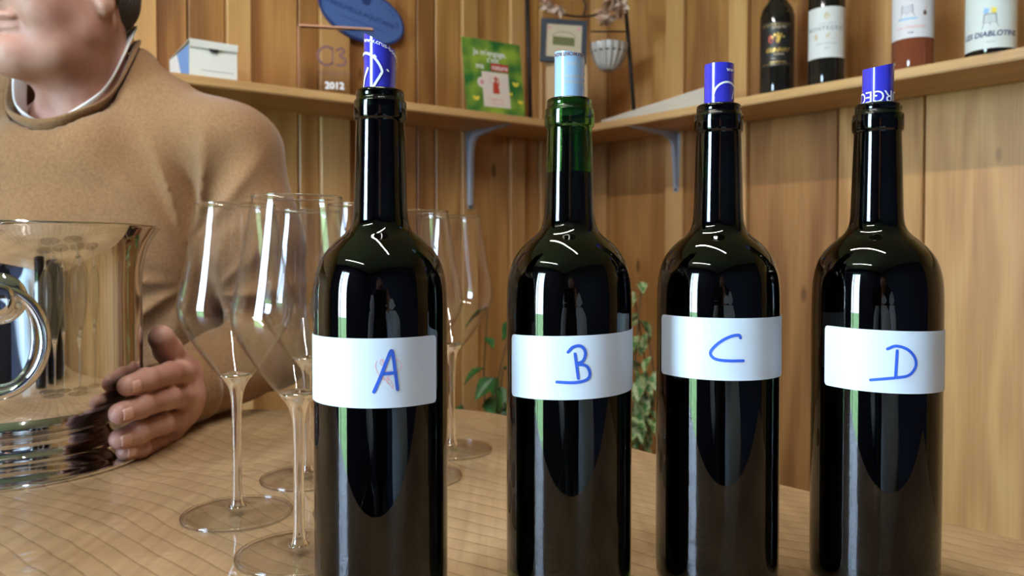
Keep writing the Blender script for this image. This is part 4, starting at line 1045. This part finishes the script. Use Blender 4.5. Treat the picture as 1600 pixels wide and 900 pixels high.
M_skin = principled('skin', (0.50, 0.255, 0.185), 0.5, 0, Subsurface_Weight=0.12, Subsurface_Scale=0.01)
M_skin.node_tree.nodes['Principled BSDF'].inputs['Subsurface Radius'].default_value = (1, .4, .25)
color_noise(M_skin, (0.36, 0.165, 0.130), (0.48, 0.265, 0.215), 22, (1, 1, 1), 4, 0.35, 0.62)
noise_bump(M_skin, 500, 0.25, 0.0008)
M_knit = principled('camel_knit', (0.36, 0.195, 0.085), 0.95, 0, Sheen_Weight=0.25)
color_noise(M_knit, (0.205, 0.102, 0.040), (0.270, 0.142, 0.060), 300, (1, 1, 1), 3); noise_bump(M_knit, 600, 0.4, 0.0012)
M_cloth = principled('white_cotton', (0.78, 0.80, 0.84), 0.85)
M_hair = principled('dark_grey_hair', (0.06, 0.052, 0.046), 0.7); noise_bump(M_hair, 60, 1.0, 0.006, (6, 6, 0.8))
M_trouser = principled('dark_trousers', (0.02, 0.022, 0.03), 0.9)
M_nail = principled('fingernail', (0.62, 0.36, 0.30), 0.3)

BK = np.array([BKX, BKY])
def bpt(px, py, r):
    """near-side point where a sight line comes within r of the bucket axis"""
    d = U(px, py, 1.0); ax_, ay_ = d.x, d.y
    A = ax_*ax_+ay_*ay_; B = -(ax_*BKX+ay_*BKY); C_ = BKX**2+BKY**2-r*r; disc = max(0, B*B-A*C_)
    t = (-B-math.sqrt(disc))/A
    return (ax_*t, ay_*t, EYE+(d.z-EYE)*t)
# left hand: fingers (knuckle, pip, dip, tip), pixel columns with depth or distance from the bucket axis
def pt(px, py, Y): return tuple(U(px, py, Y))
BODY_R = 0.1178
FING = [
    [pt(284, 583, 0.885), pt(266, 584, 0.835), bpt(228, 594, BODY_R+0.0145), bpt(200, 603, BODY_R+0.0110)],
    [pt(283, 620, 0.880), pt(262, 621, 0.825), bpt(220, 634, BODY_R+0.0145), bpt(187, 646, BODY_R+0.0110)],
    [pt(274, 658, 0.872), pt(252, 662, 0.820), bpt(215, 676, BODY_R+0.0110), bpt(187, 686, BODY_R+0.0045)],
    [pt(262, 688, 0.868), pt(244, 692, 0.835), bpt(218, 701, BODY_R+0.0080), bpt(196, 706, BODY_R+0.0040)]]
FR_ = [[0.0125, 0.0125, 0.0118, 0.0102], [0.0128, 0.0125, 0.0118, 0.0104], [0.0120, 0.0118, 0.0112, 0.0100], [0.0105, 0.0100, 0.0095, 0.0086]]
WR = pt(300, 600, 0.965)
TH = [pt(294, 588, 0.935), pt(275, 566, 0.915), pt(262, 546, 0.892), pt(252, 528, 0.872)]
THR = [0.020, 0.0165, 0.0150, 0.0140]
def hand_sdf(P, fing=FING, fr=FR_, wr=WR, th=TH, thr=THR):
    d = None
    wr_ = np.array(wr)
    for i in range(4):     # palm: metacarpals from the wrist to each knuckle
        k = np.array(fing[i][0]); w0 = wr_+np.array([0, 0, 0.010-0.007*i])
        c = cap(P, w0, k, 0.019, fr[i][0]+0.001); d = c if d is None else smin(d, c, 0.014)
    mid = (wr_+np.array(fing[1][0])+np.array(fing[2][0]))/3
    d = smin(d, sph(P, mid, 0.021), 0.02)
    d = smin(d, chain(P, th, thr, 0.006), 0.008)
    fg = None
    for i in range(4):
        c = chain(P, fing[i], fr[i], 0.003)
        for j in (1, 2): c = smin(c, sph(P, fing[i][j], fr[i][j]*1.04), 0.003)
        fg = c if fg is None else np.minimum(fg, c)
    return smin(d, fg, 0.005)
ELB = np.array([-0.350, 1.115, T+0.070]); SHO = np.array([-0.405, 1.150, T+0.355])
def larm_skin(P): return smin(hand_sdf(P), cap(P, WR, ELB, 0.026, 0.036), 0.02)
def bounds(pts, m): a = np.array(pts); return a.min(0)-m, a.max(0)+m
allp = [q for f_ in FING for q in f_]+TH+[WR]
lo_b, hi_b = bounds(allp, 0.03); hi_b = hi_b+np.array([0.0, 0.03, 0])
gh = isosurf(larm_skin, lo_b, hi_b, 0.0017)

# right hand: the same hand mirrored about the vertical plane bucket axis - chest, turned round the bucket
PX, PY = -0.625, 1.150
ux, uy = PX-BKX, PY-BKY; ul = math.hypot(ux, uy); ux /= ul; uy /= ul
def mir(p, rot=math.radians(38)):
    x, y = p[0]-BKX, p[1]-BKY; du = x*ux+y*uy; mx, my = 2*du*ux-x, 2*du*uy-y
    c, s = math.cos(rot), math.sin(rot)
    return (BKX+mx*c-my*s, BKY+mx*s+my*c, p[2])
FM = [[mir(q) for q in f_] for f_ in FING]; THM = [mir(q) for q in TH]; WM = mir(WR)
WM2 = WM
ELR = np.array([-0.960, 1.02, T+0.10]); SHR = np.array([-0.855, 1.130, T+0.350])
def rarm_skin(P): return smin(hand_sdf(P, FM, FR_, WM, THM, THR), cap(P, WM2, ELR, 0.026, 0.036), 0.02)
allm = [q for f_ in FM for q in f_]+THM+[WM]
lo_m, hi_m = bounds(allm, 0.03)
gm = isosurf(rarm_skin, lo_m, hi_m, 0.0024)

# head and neck
HC = np.array([-0.618, 1.092, EYE+0.364]); YAW = math.radians(29)
Fv = np.array([-math.sin(YAW), -math.cos(YAW), 0]); Lv = np.array([math.cos(YAW), -math.sin(YAW), 0]); Uv = np.array([0, 0, 1.0])
tilt = math.radians(6); Fv2 = Fv*math.cos(tilt)-Uv*math.sin(tilt); Uv2 = Uv*math.cos(tilt)+Fv*math.sin(tilt)
def hp(f, l, u): return HC+Fv2*f+Lv*l+Uv2*u
RH = np.stack([Fv2, Lv, Uv2], 1)
NECK0 = np.array([-0.620, 1.145, T+0.395])
def head_sdf(P):
    d = ell(P, hp(-0.010, 0, 0.050), (0.102, 0.079, 0.090), RH)
    d = smin(d, ell(P, hp(0.030, 0, -0.010), (0.066, 0.064, 0.078), RH), 0.03)
    for s in (-1, 1):
        d = smin(d, chain(P, [hp(0.006, s*0.058, -0.030), hp(0.014, s*0.052, -0.064), hp(0.050, s*0.036, -0.090), hp(0.084, s*0.012, -0.098)], [0.018, 0.018, 0.018, 0.016], 0.02), 0.03)
        d = smin(d, ell(P, hp(0.056, s*0.040, -0.038), (0.030, 0.024, 0.034), RH), 0.03)
        d = smin(d, ell(P, hp(0.058, s*0.040, 0.000), (0.024, 0.020, 0.016), RH), 0.015)     # cheekbone
        d = smax(d, -sph(P, hp(0.098, s*0.032, 0.022), 0.015), 0.012)                         # eye sockets
        d = smin(d, sph(P, hp(0.082, s*0.031, 0.021), 0.0125), 0.003)
        d = smin(d, cap(P, hp(0.092, s*0.014, 0.044), hp(0.078, s*0.048, 0.044), 0.007, 0.005), 0.012)
        # ear: rim, hollow, lobe
        e = ell(P, hp(-0.012, s*0.079, 0.010), (0.016, 0.009, 0.030), RH)
        e = smax(e, -ell(P, hp(-0.008, s*0.089, 0.014), (0.009, 0.007, 0.018), RH), 0.004)
        e = smin(e, ell(P, hp(0.001, s*0.083, -0.030), (0.0125, 0.0090, 0.0160), RH), 0.006)
        d = smin(d, e, 0.004)
    d = smin(d, sph(P, hp(0.090, 0, -0.094), 0.017), 0.02)
    d = smin(d, chain(P, [hp(0.098, 0, 0.030), hp(0.116, 0, -0.004), hp(0.120, 0, -0.012)], [0.008, 0.010, 0.012], 0.01), 0.012)
    for s in (-1, 1): d = smin(d, sph(P, hp(0.106, s*0.013, -0.016), 0.0085), 0.006)
    d = smin(d, chain(P, [hp(0.092, -0.024, -0.052), hp(0.103, 0, -0.048), hp(0.092, 0.024, -0.052)], [0.005, 0.0075, 0.005], 0.004), 0.006)
    d = smin(d, chain(P, [hp(0.088, -0.022, -0.063), hp(0.099, 0, -0.063), hp(0.088, 0.022, -0.063)], [0.005, 0.008, 0.005], 0.004), 0.006)
    d = smax(d, -chain(P, [hp(0.088, -0.031, -0.058), hp(0.110, 0, -0.056), hp(0.088, 0.031, -0.058)], [0.0022, 0.0022, 0.0022], 0.003), 0.003)
    # jowl under the jaw, neck
    d = smin(d, ell(P, hp(0.030, 0.004, -0.102), (0.050, 0.046, 0.026), RH), 0.04)
    n = cap(P, hp(-0.018, 0, -0.030), NECK0, 0.055, 0.060)
    n = smin(n, cap(P, hp(0.020, 0.012, -0.085), NECK0+np.array([0.010, -0.038, 0.0]), 0.034, 0.040), 0.03)
    for s in (-1, 1): n = smin(n, cap(P, hp(-0.010, s*0.052, -0.050), NECK0+np.array([0.010*s, -0.050, -0.012]), 0.018, 0.014), 0.02)
    d = smin(d, n, 0.022)
    # shoulders and chest under the clothes
    d = smin(d, cap(P, NECK0+np.array([-0.07, 0.01, -0.03]), NECK0+np.array([0.07, 0.01, -0.03]), 0.058, 0.058), 0.04)
    d = smin(d, ell(P, NECK0+np.array([0, 0.015, -0.10]), (0.15, 0.085, 0.10)), 0.05)
    return d
gn = isosurf(head_sdf, HC+np.array([-0.19, -0.17, -0.34]), HC+np.array([0.19, 0.20, 0.16]), 0.003)
man = empty('person', (0, 0, 0), 0, label='man in a camel crew-neck sweater with both hands around the silver bucket', cat='person')
body = sd_mesh('body', [gn, gh, gm], M_skin, man)
# nails
for f_, r_ in zip(FING, FR_):
    tip = np.array(f_[3]); dp = np.array(f_[2]); d_ = tip-dp; d_ /= np.linalg.norm(d_)
    c2 = tip-d_*0.001
    out = np.array([c2[0]-BKX, c2[1]-BKY, 0]); out -= d_*(out@d_); out /= np.linalg.norm(out)
    sd = np.cross(d_, out)
    V = []; Fc = []; nn = 7; mm = 6
    for i in range(mm):
        v_ = -1+2*i/(mm-1)
        for k in range(nn):
            u_ = -1+2*k/(nn-1); w_ = 0.95 if abs(v_) < 0.99 else 0.8
            a = u_*0.60*w_; rr_ = r_[3]*(1.0+0.012)
            p = c2+d_*(v_*0.0055)+out*(rr_*math.cos(a)-(0.0012*max(0, v_)**2))+sd*(rr_*math.sin(a))
            V.append(tuple(p))
    for i in range(mm-1):
        for k in range(nn-1): Fc.append((i*nn+k, i*nn+k+1, (i+1)*nn+k+1, (i+1)*nn+k))
    nl = mk('fingernail', V, Fc, M_nail, man); so = nl.modifiers.new('s', 'SOLIDIFY'); so.thickness = 0.0009; so.offset = 0
# hair
def hair_sdf(P):
    d = ell(P, hp(-0.010, 0, 0.054), (0.105, 0.083, 0.094), RH)
    d = smin(d, ell(P, hp(-0.046, 0, -0.012), (0.050, 0.062, 0.046), RH), 0.02)
    cut = (P-hp(-0.020, 0, 0))@Fv2.astype(np.float32)-0.25*((P-HC)@Uv2.astype(np.float32))
    d = smax(d, cut, 0.01)
    q = (P-HC)@Uv2.astype(np.float32)
    return smax(d, -(q+0.062), 0.008)
sd_mesh('hair', [isosurf(hair_sdf, HC+np.array([-0.17, -0.15, -0.10]), HC+np.array([0.17, 0.19, 0.18]), 0.004)], M_hair, man)

# sweater
PXc = -0.622
def fold(P, pts, r, k=0.012): return chain(P, pts, [r]*len(pts), 0.01)
NCX, NCY, NR0 = PXc-0.006, 1.130, 0.0790
def sweater_sdf(P, hole=True):
    d = ell(P, (PXc, 1.165, T+0.225), (0.205, 0.128, 0.215))
    d = smin(d, ell(P, (PXc, 1.185, T+0.02), (0.200, 0.135, 0.25)), 0.08)
    d = smin(d, cap(P, (PXc-0.17, 1.15, T+0.355), (PXc+0.16, 1.15, T+0.355), 0.070, 0.070), 0.05)
    for s in (-1, 1):
        d = smin(d, cap(P, (PXc+s*0.045, 1.160, T+0.435), (PXc+s*0.20, 1.15, T+0.358), 0.052, 0.064), 0.03)
        d = smin(d, cap(P, (PXc+s*0.062, 1.165, T+0.480), (PXc+s*0.10, 1.155, T+0.430), 0.030, 0.045), 0.03)
    d = smin(d, cap(P, (PXc-0.05, 1.20, T+0.48), (PXc+0.05, 1.20, T+0.48), 0.034, 0.034), 0.03)
    d = smin(d, ell(P, (PXc, 1.105, T+0.24), (0.15, 0.075, 0.13)), 0.05)
    d = smin(d, cap(P, (PXc-0.035, 1.085, T+0.340), (PXc+0.035, 1.085, T+0.340), 0.052, 0.052), 0.03)
    # sleeves
    la = chain(P, [SHO, (SHO+ELB)/2+np.array([0.010, 0, 0]), ELB], [0.066, 0.062, 0.056], 0.02)
    wl = np.array(WR); dirw0 = (ELB-wl)/np.linalg.norm(ELB-wl); cu = wl-dirw0*0.050
    la = smin(la, chain(P, [ELB, ELB*0.5+wl*0.5+np.array([0, 0, 0.002]), wl+(ELB-wl)*0.22, cu], [0.055, 0.052, 0.047, 0.0410], 0.02), 0.02)
    ra = chain(P, [SHR, ELR], [0.066, 0.056], 0.02)
    wm = np.array(WM); ra = smin(ra, cap(P, ELR, wm, 0.055, 0.040), 0.02)
    d = smin(d, la, 0.028); d = smin(d, ra, 0.028)
    # soft folds: ridges fanning out from the armpit and across the elbow
    def fanfold(cx, cz, k, ph, r0, wr_, amp, t0, wt):
        rx, rz = P[..., 0]-cx, P[..., 2]-cz; r = np.sqrt(rx*rx+rz*rz)+1e-5; th = np.arctan2(rx, rz)
        return -amp*np.exp(-((r-r0)/wr_)**2)*np.exp(-((th-t0)/wt)**2)*(1-2*np.abs(np.sin(th*k+ph+r*9)))
    d = d+fanfold(-0.455, T+0.215, 6.5, 0.4, 0.105, 0.060, 0.0085, 0.25, 0.75)
    d = d+fanfold(-0.445, T+0.165, 5.0, 0.9, 0.085, 0.050, 0.0070, -1.9, 0.8)
    d = d+fanfold(-0.430, T+0.150, 5.5, 0.2, 0.075, 0.045, 0.0075, 1.5, 0.9)
    d = smax(d, -cap(P, (-0.43, 1.050, T+0.115), (-0.335, 1.055, T+0.135), 0.004, 0.003), 0.014)
    d = smax(d, -cap(P, (-0.455, 1.045, T+0.24), (-0.43, 1.05, T+0.12), 0.006, 0.004), 0.016)
    x, y, z = P[..., 0], P[..., 1], P[..., 2]
    d = d+0.0016*np.sin(x*38+z*11+np.sin(z*17)*1.3)+0.0014*np.sin(z*55+x*23)*np.sin(x*16+1)
    # neck opening
    if hole:
        e = np.sqrt(((x-NCX)/1.0)**2+((y-NCY)/1.06)**2)-NR0
        d = smax(d, -np.maximum(e, (T+0.345)-z), 0.006)
    # hollow sleeve end, and flat waist
    dirw = wl-ELB; dirw /= np.linalg.norm(dirw)
    d = smax(d, (P-cu.astype(np.float32))@dirw.astype(np.float32), 0.004)
    d = smax(d, -cap(P, wl-dirw*0.09, wl-dirw*0.02, 0.030, 0.032), 0.004)
    return smax(d, (T-0.20)-z, 0.01)
sw = sd_mesh('sweater', [isosurf(sweater_sdf, (-1.06, 0.86, T-0.215), (-0.25, 1.34, T+0.53), 0.0048)], M_knit, man)
# ribbed neckband and white collar: closed bands following the neck opening
def neckband(name, mat, rad, wid, zoff, ribs, drop):
    n = 160; V = []; Fc = []; cs = 10
    zs_ = np.linspace(T+0.30, T+0.60, 301)
    ring_z = []
    for i in range(n):
        a = 2*PI*i/n
        Pq = np.stack([np.full(301, NCX+(NR0+0.004)*math.sin(a)), np.full(301, NCY-(NR0+0.004)*1.06*math.cos(a)), zs_], -1).astype(np.float32)
        dd_ = sweater_sdf(Pq, False); ring_z.append(zs_[np.nonzero(dd_ < 0)[0].max()] if (dd_ < 0).any() else T+0.36)
    rz_ = np.array(ring_z); kk = np.hanning(25); kk /= kk.sum(); rz_ = np.convolve(np.concatenate([rz_[-12:], rz_, rz_[:12]]), kk, 'valid')
    for i in range(n):
        a = 2*PI*i/n; fx_, fy_ = math.sin(a), -math.cos(a)       # fy_=-1 is the front
        front = 0.5-0.5*fy_
        R_ = rad-(0.008*front**3 if drop else 0)
        z = rz_[i]+zoff-(0.020*front**4 if drop else 0)
        base = Vector((NCX+R_*fx_, NCY+R_*fy_*1.06, z))
        tx = Vector((fx_*0.55, fy_*0.55, 0.83-0.1*front)).normalized(); nx = Vector((fx_, fy_, -0.66)).normalized()
        rb = 1+ribs*math.sin(a*90)
        for k in range(cs):
            b_ = 2*PI*k/cs
            V.append(tuple(base-tx*(wid*math.cos(b_)*0.9)+nx*(0.0032*math.sin(b_)*rb)))
    for i in range(n):
        for k in range(cs):
            j = (i+1) % n; k2 = (k+1) % cs; Fc.append((i*cs+k, j*cs+k, j*cs+k2, i*cs+k2))
    return V, Fc
V, Fc = neckband('c', None, NR0-0.001, 0.0125, 0.004, 0.25, 0); mk('neckband', V, Fc, M_knit, man)
V, Fc = neckband('c', None, NR0-0.0075, 0.0165, 0.021, 0.0, 1); mk('collar', V, Fc, M_cloth, man, label='white shirt collar')
# cuff ribs
wl = Vector(WR); dw = (Vector(ELB)-wl).normalized()
pts = []
V = []; Fc = []; n = 72; rows = 8
ua = dw.cross(Vector((0, 0, 1))).normalized(); ub = ua.cross(dw)
for i in range(rows):
    t = i/(rows-1); c_ = wl+dw*(-0.052+0.050*t); R_ = 0.0410+0.0050*t
    if i in (0,): R_ -= 0.002
    for k in range(n):
        a = 2*PI*k/n; r2 = R_*(1+0.012*math.sin(a*36))
        V.append(tuple(c_+ua*(r2*math.cos(a))+ub*(r2*math.sin(a))))
for i in range(rows-1):
    for k in range(n): Fc.append((i*n+k, i*n+(k+1) % n, (i+1)*n+(k+1) % n, (i+1)*n+k))
cf_ = mk('cuff', V, Fc, M_knit, man); so = cf_.modifiers.new('s', 'SOLIDIFY'); so.thickness = 0.003; so.offset = 0
# seated legs in dark trousers and shoes (below the table)
def legs(P):
    d = ell(P, (PXc, 1.19, 0.56), (0.18, 0.14, 0.12))
    for s in (-1, 1):
        l_ = chain(P, [(PXc+s*0.09, 1.16, 0.54), (PXc+s*0.13, 0.78, 0.53), (PXc+s*0.13, 0.82, 0.10)], [0.085, 0.062, 0.045], 0.02)
        d = smin(d, l_, 0.03)
    return smax(d, 0.07-P[..., 2], 0.004)
sd_mesh('trousers', [isosurf(legs, (-0.95, 0.68, 0.05), (-0.30, 1.36, 0.70), 0.009)], M_trouser, man)
def shoe(s):
    return lambda P: smax(smin(ell(P, (PXc+s*0.13, 0.76, 0.045), (0.045, 0.13, 0.05)), cap(P, (PXc+s*0.13, 0.82, 0.05), (PXc+s*0.13, 0.82, 0.10), 0.045, 0.045), 0.02), -P[..., 2], 0.003)
for s in (-1, 1): sd_mesh('shoe', [isosurf(shoe(s), (PXc+s*0.13-0.07, 0.6, -0.01), (PXc+s*0.13+0.07, 0.92, 0.16), 0.006)], M_black, man)
stool('stool', PXc, 1.21, 0.438, 'wooden stool the man in the sweater sits on', 0.17)


# ------------------------------------------------------------------ the photographer (seen only in reflections)
M_shirt = principled('light_blue_shirt', (0.62, 0.76, 0.96), 0.9); M_jacket = principled('dark_jacket', (0.015, 0.017, 0.028), 0.9)
ph = empty('person', (0.05, -0.5, 0), 0, label='person behind the camera in light blue shirt sleeves, mirrored in the dark bottles', cat='person')
def rel(f): return lambda P: f(P+np.array([0.05, -0.5, 0], np.float32))
def pbody(P):
    d = ell(P, (0.03, -0.40, EYE+0.17), (0.078, 0.098, 0.115))
    d = smin(d, cap(P, (0.04, -0.43, EYE+0.10), (0.05, -0.47, EYE-0.05), 0.05, 0.06), 0.02)
    d = smin(d, cap(P, (0.03, -0.31, EYE+0.15), (0.03, -0.29, EYE+0.13), 0.010, 0.013), 0.012)
    h = chain(P, [(0.125, 0.02, T+0.165), (0.100, -0.015, EYE-0.02)], [0.025, 0.022], 0.01)
    for k in range(4): h = smin(h, chain(P, [(0.100, -0.015, EYE-0.025+0.018*k), (0.088, -0.034, EYE-0.030+0.019*k), (0.062, -0.034, EYE-0.032+0.019*k)], [0.010, 0.009, 0.008], 0.003), 0.004)
    h = smin(h, chain(P, [(0.108, 0.0, EYE-0.03), (0.098, -0.004, EYE+0.0), (0.088, -0.002, EYE+0.02)], [0.011, 0.010, 0.009], 0.004), 0.005)
    return np.minimum(d, h)
sd_mesh('body', [isosurf(rel(pbody), (-0.15, -0.08, T-0.02), (0.20, 0.62, EYE+0.32), 0.006)], M_skin, ph)
def ptorso(P):
    d = ell(P, (0.05, -0.50, T-0.02), (0.20, 0.12, 0.36))
    d = smin(d, cap(P, (-0.10, -0.49, T+0.20), (0.20, -0.49, T+0.20), 0.07, 0.07), 0.05)
    return smax(d, 0.46-P[..., 2], 0.01)
sd_mesh('vest', [isosurf(rel(ptorso), (-0.30, -0.2, 0.44), (0.30, 0.2, T+0.40), 0.010)], M_jacket, ph)
def psleeve(P):
    d = chain(P, [(0.235, -0.47, T+0.17), (0.285, -0.10, T+0.03), (0.230, 0.072, T-0.015), (0.175, 0.070, T+0.100), (0.130, 0.035, T+0.158)], [0.066, 0.075, 0.102, 0.056, 0.036], 0.02)  # unseen elbow swollen to widen its blue reflection in the bottles
    l = chain(P, [(-0.135, -0.47, T+0.17), (-0.24, -0.36, T-0.02), (-0.16, -0.30, T-0.06)], [0.066, 0.05, 0.038], 0.02)
    return smin(d, l, 0.01)+0.0015*np.sin(P[..., 1]*90+P[..., 2]*70)
sd_mesh('shirt_sleeves', [isosurf(rel(psleeve), (-0.40, -0.10, T-0.20), (0.36, 0.80, T+0.26), 0.007)], M_shirt, ph)
sd_mesh('hair', [isosurf(rel(lambda P: smax(ell(P, (0.03, -0.41, EYE+0.195), (0.088, 0.105, 0.11)), (P[..., 1]+0.36)-0.8*(P[..., 2]-EYE-0.19), 0.01)), (-0.15, -0.08, EYE+0.02), (0.15, 0.25, EYE+0.33), 0.008)], M_hair, ph)
def legs2(P):
    d = None
    for s in (-1, 1):
        c = chain(P, [(0.05+s*0.09, -0.50, 0.53), (0.05+s*0.12, -0.10, 0.54), (0.05+s*0.12, -0.15, 0.07)], [0.08, 0.062, 0.045], 0.02); d = c if d is None else smin(d, c, 0.03)
    return d
sd_mesh('trousers', [isosurf(rel(legs2), (-0.26, -0.12, 0.0), (0.26, 0.50, 0.64), 0.012)], M_trouser, ph)
box('phone', -0.075, 0.075, -0.028, -0.020, EYE-0.037, EYE+0.037, M_black, None, 0.003, 2, label='dark phone held up behind the camera, seen only in reflections', cat='phone')
stool('stool', 0.05, -0.52, 0.445, 'wooden stool under the person behind the camera', 0.16)
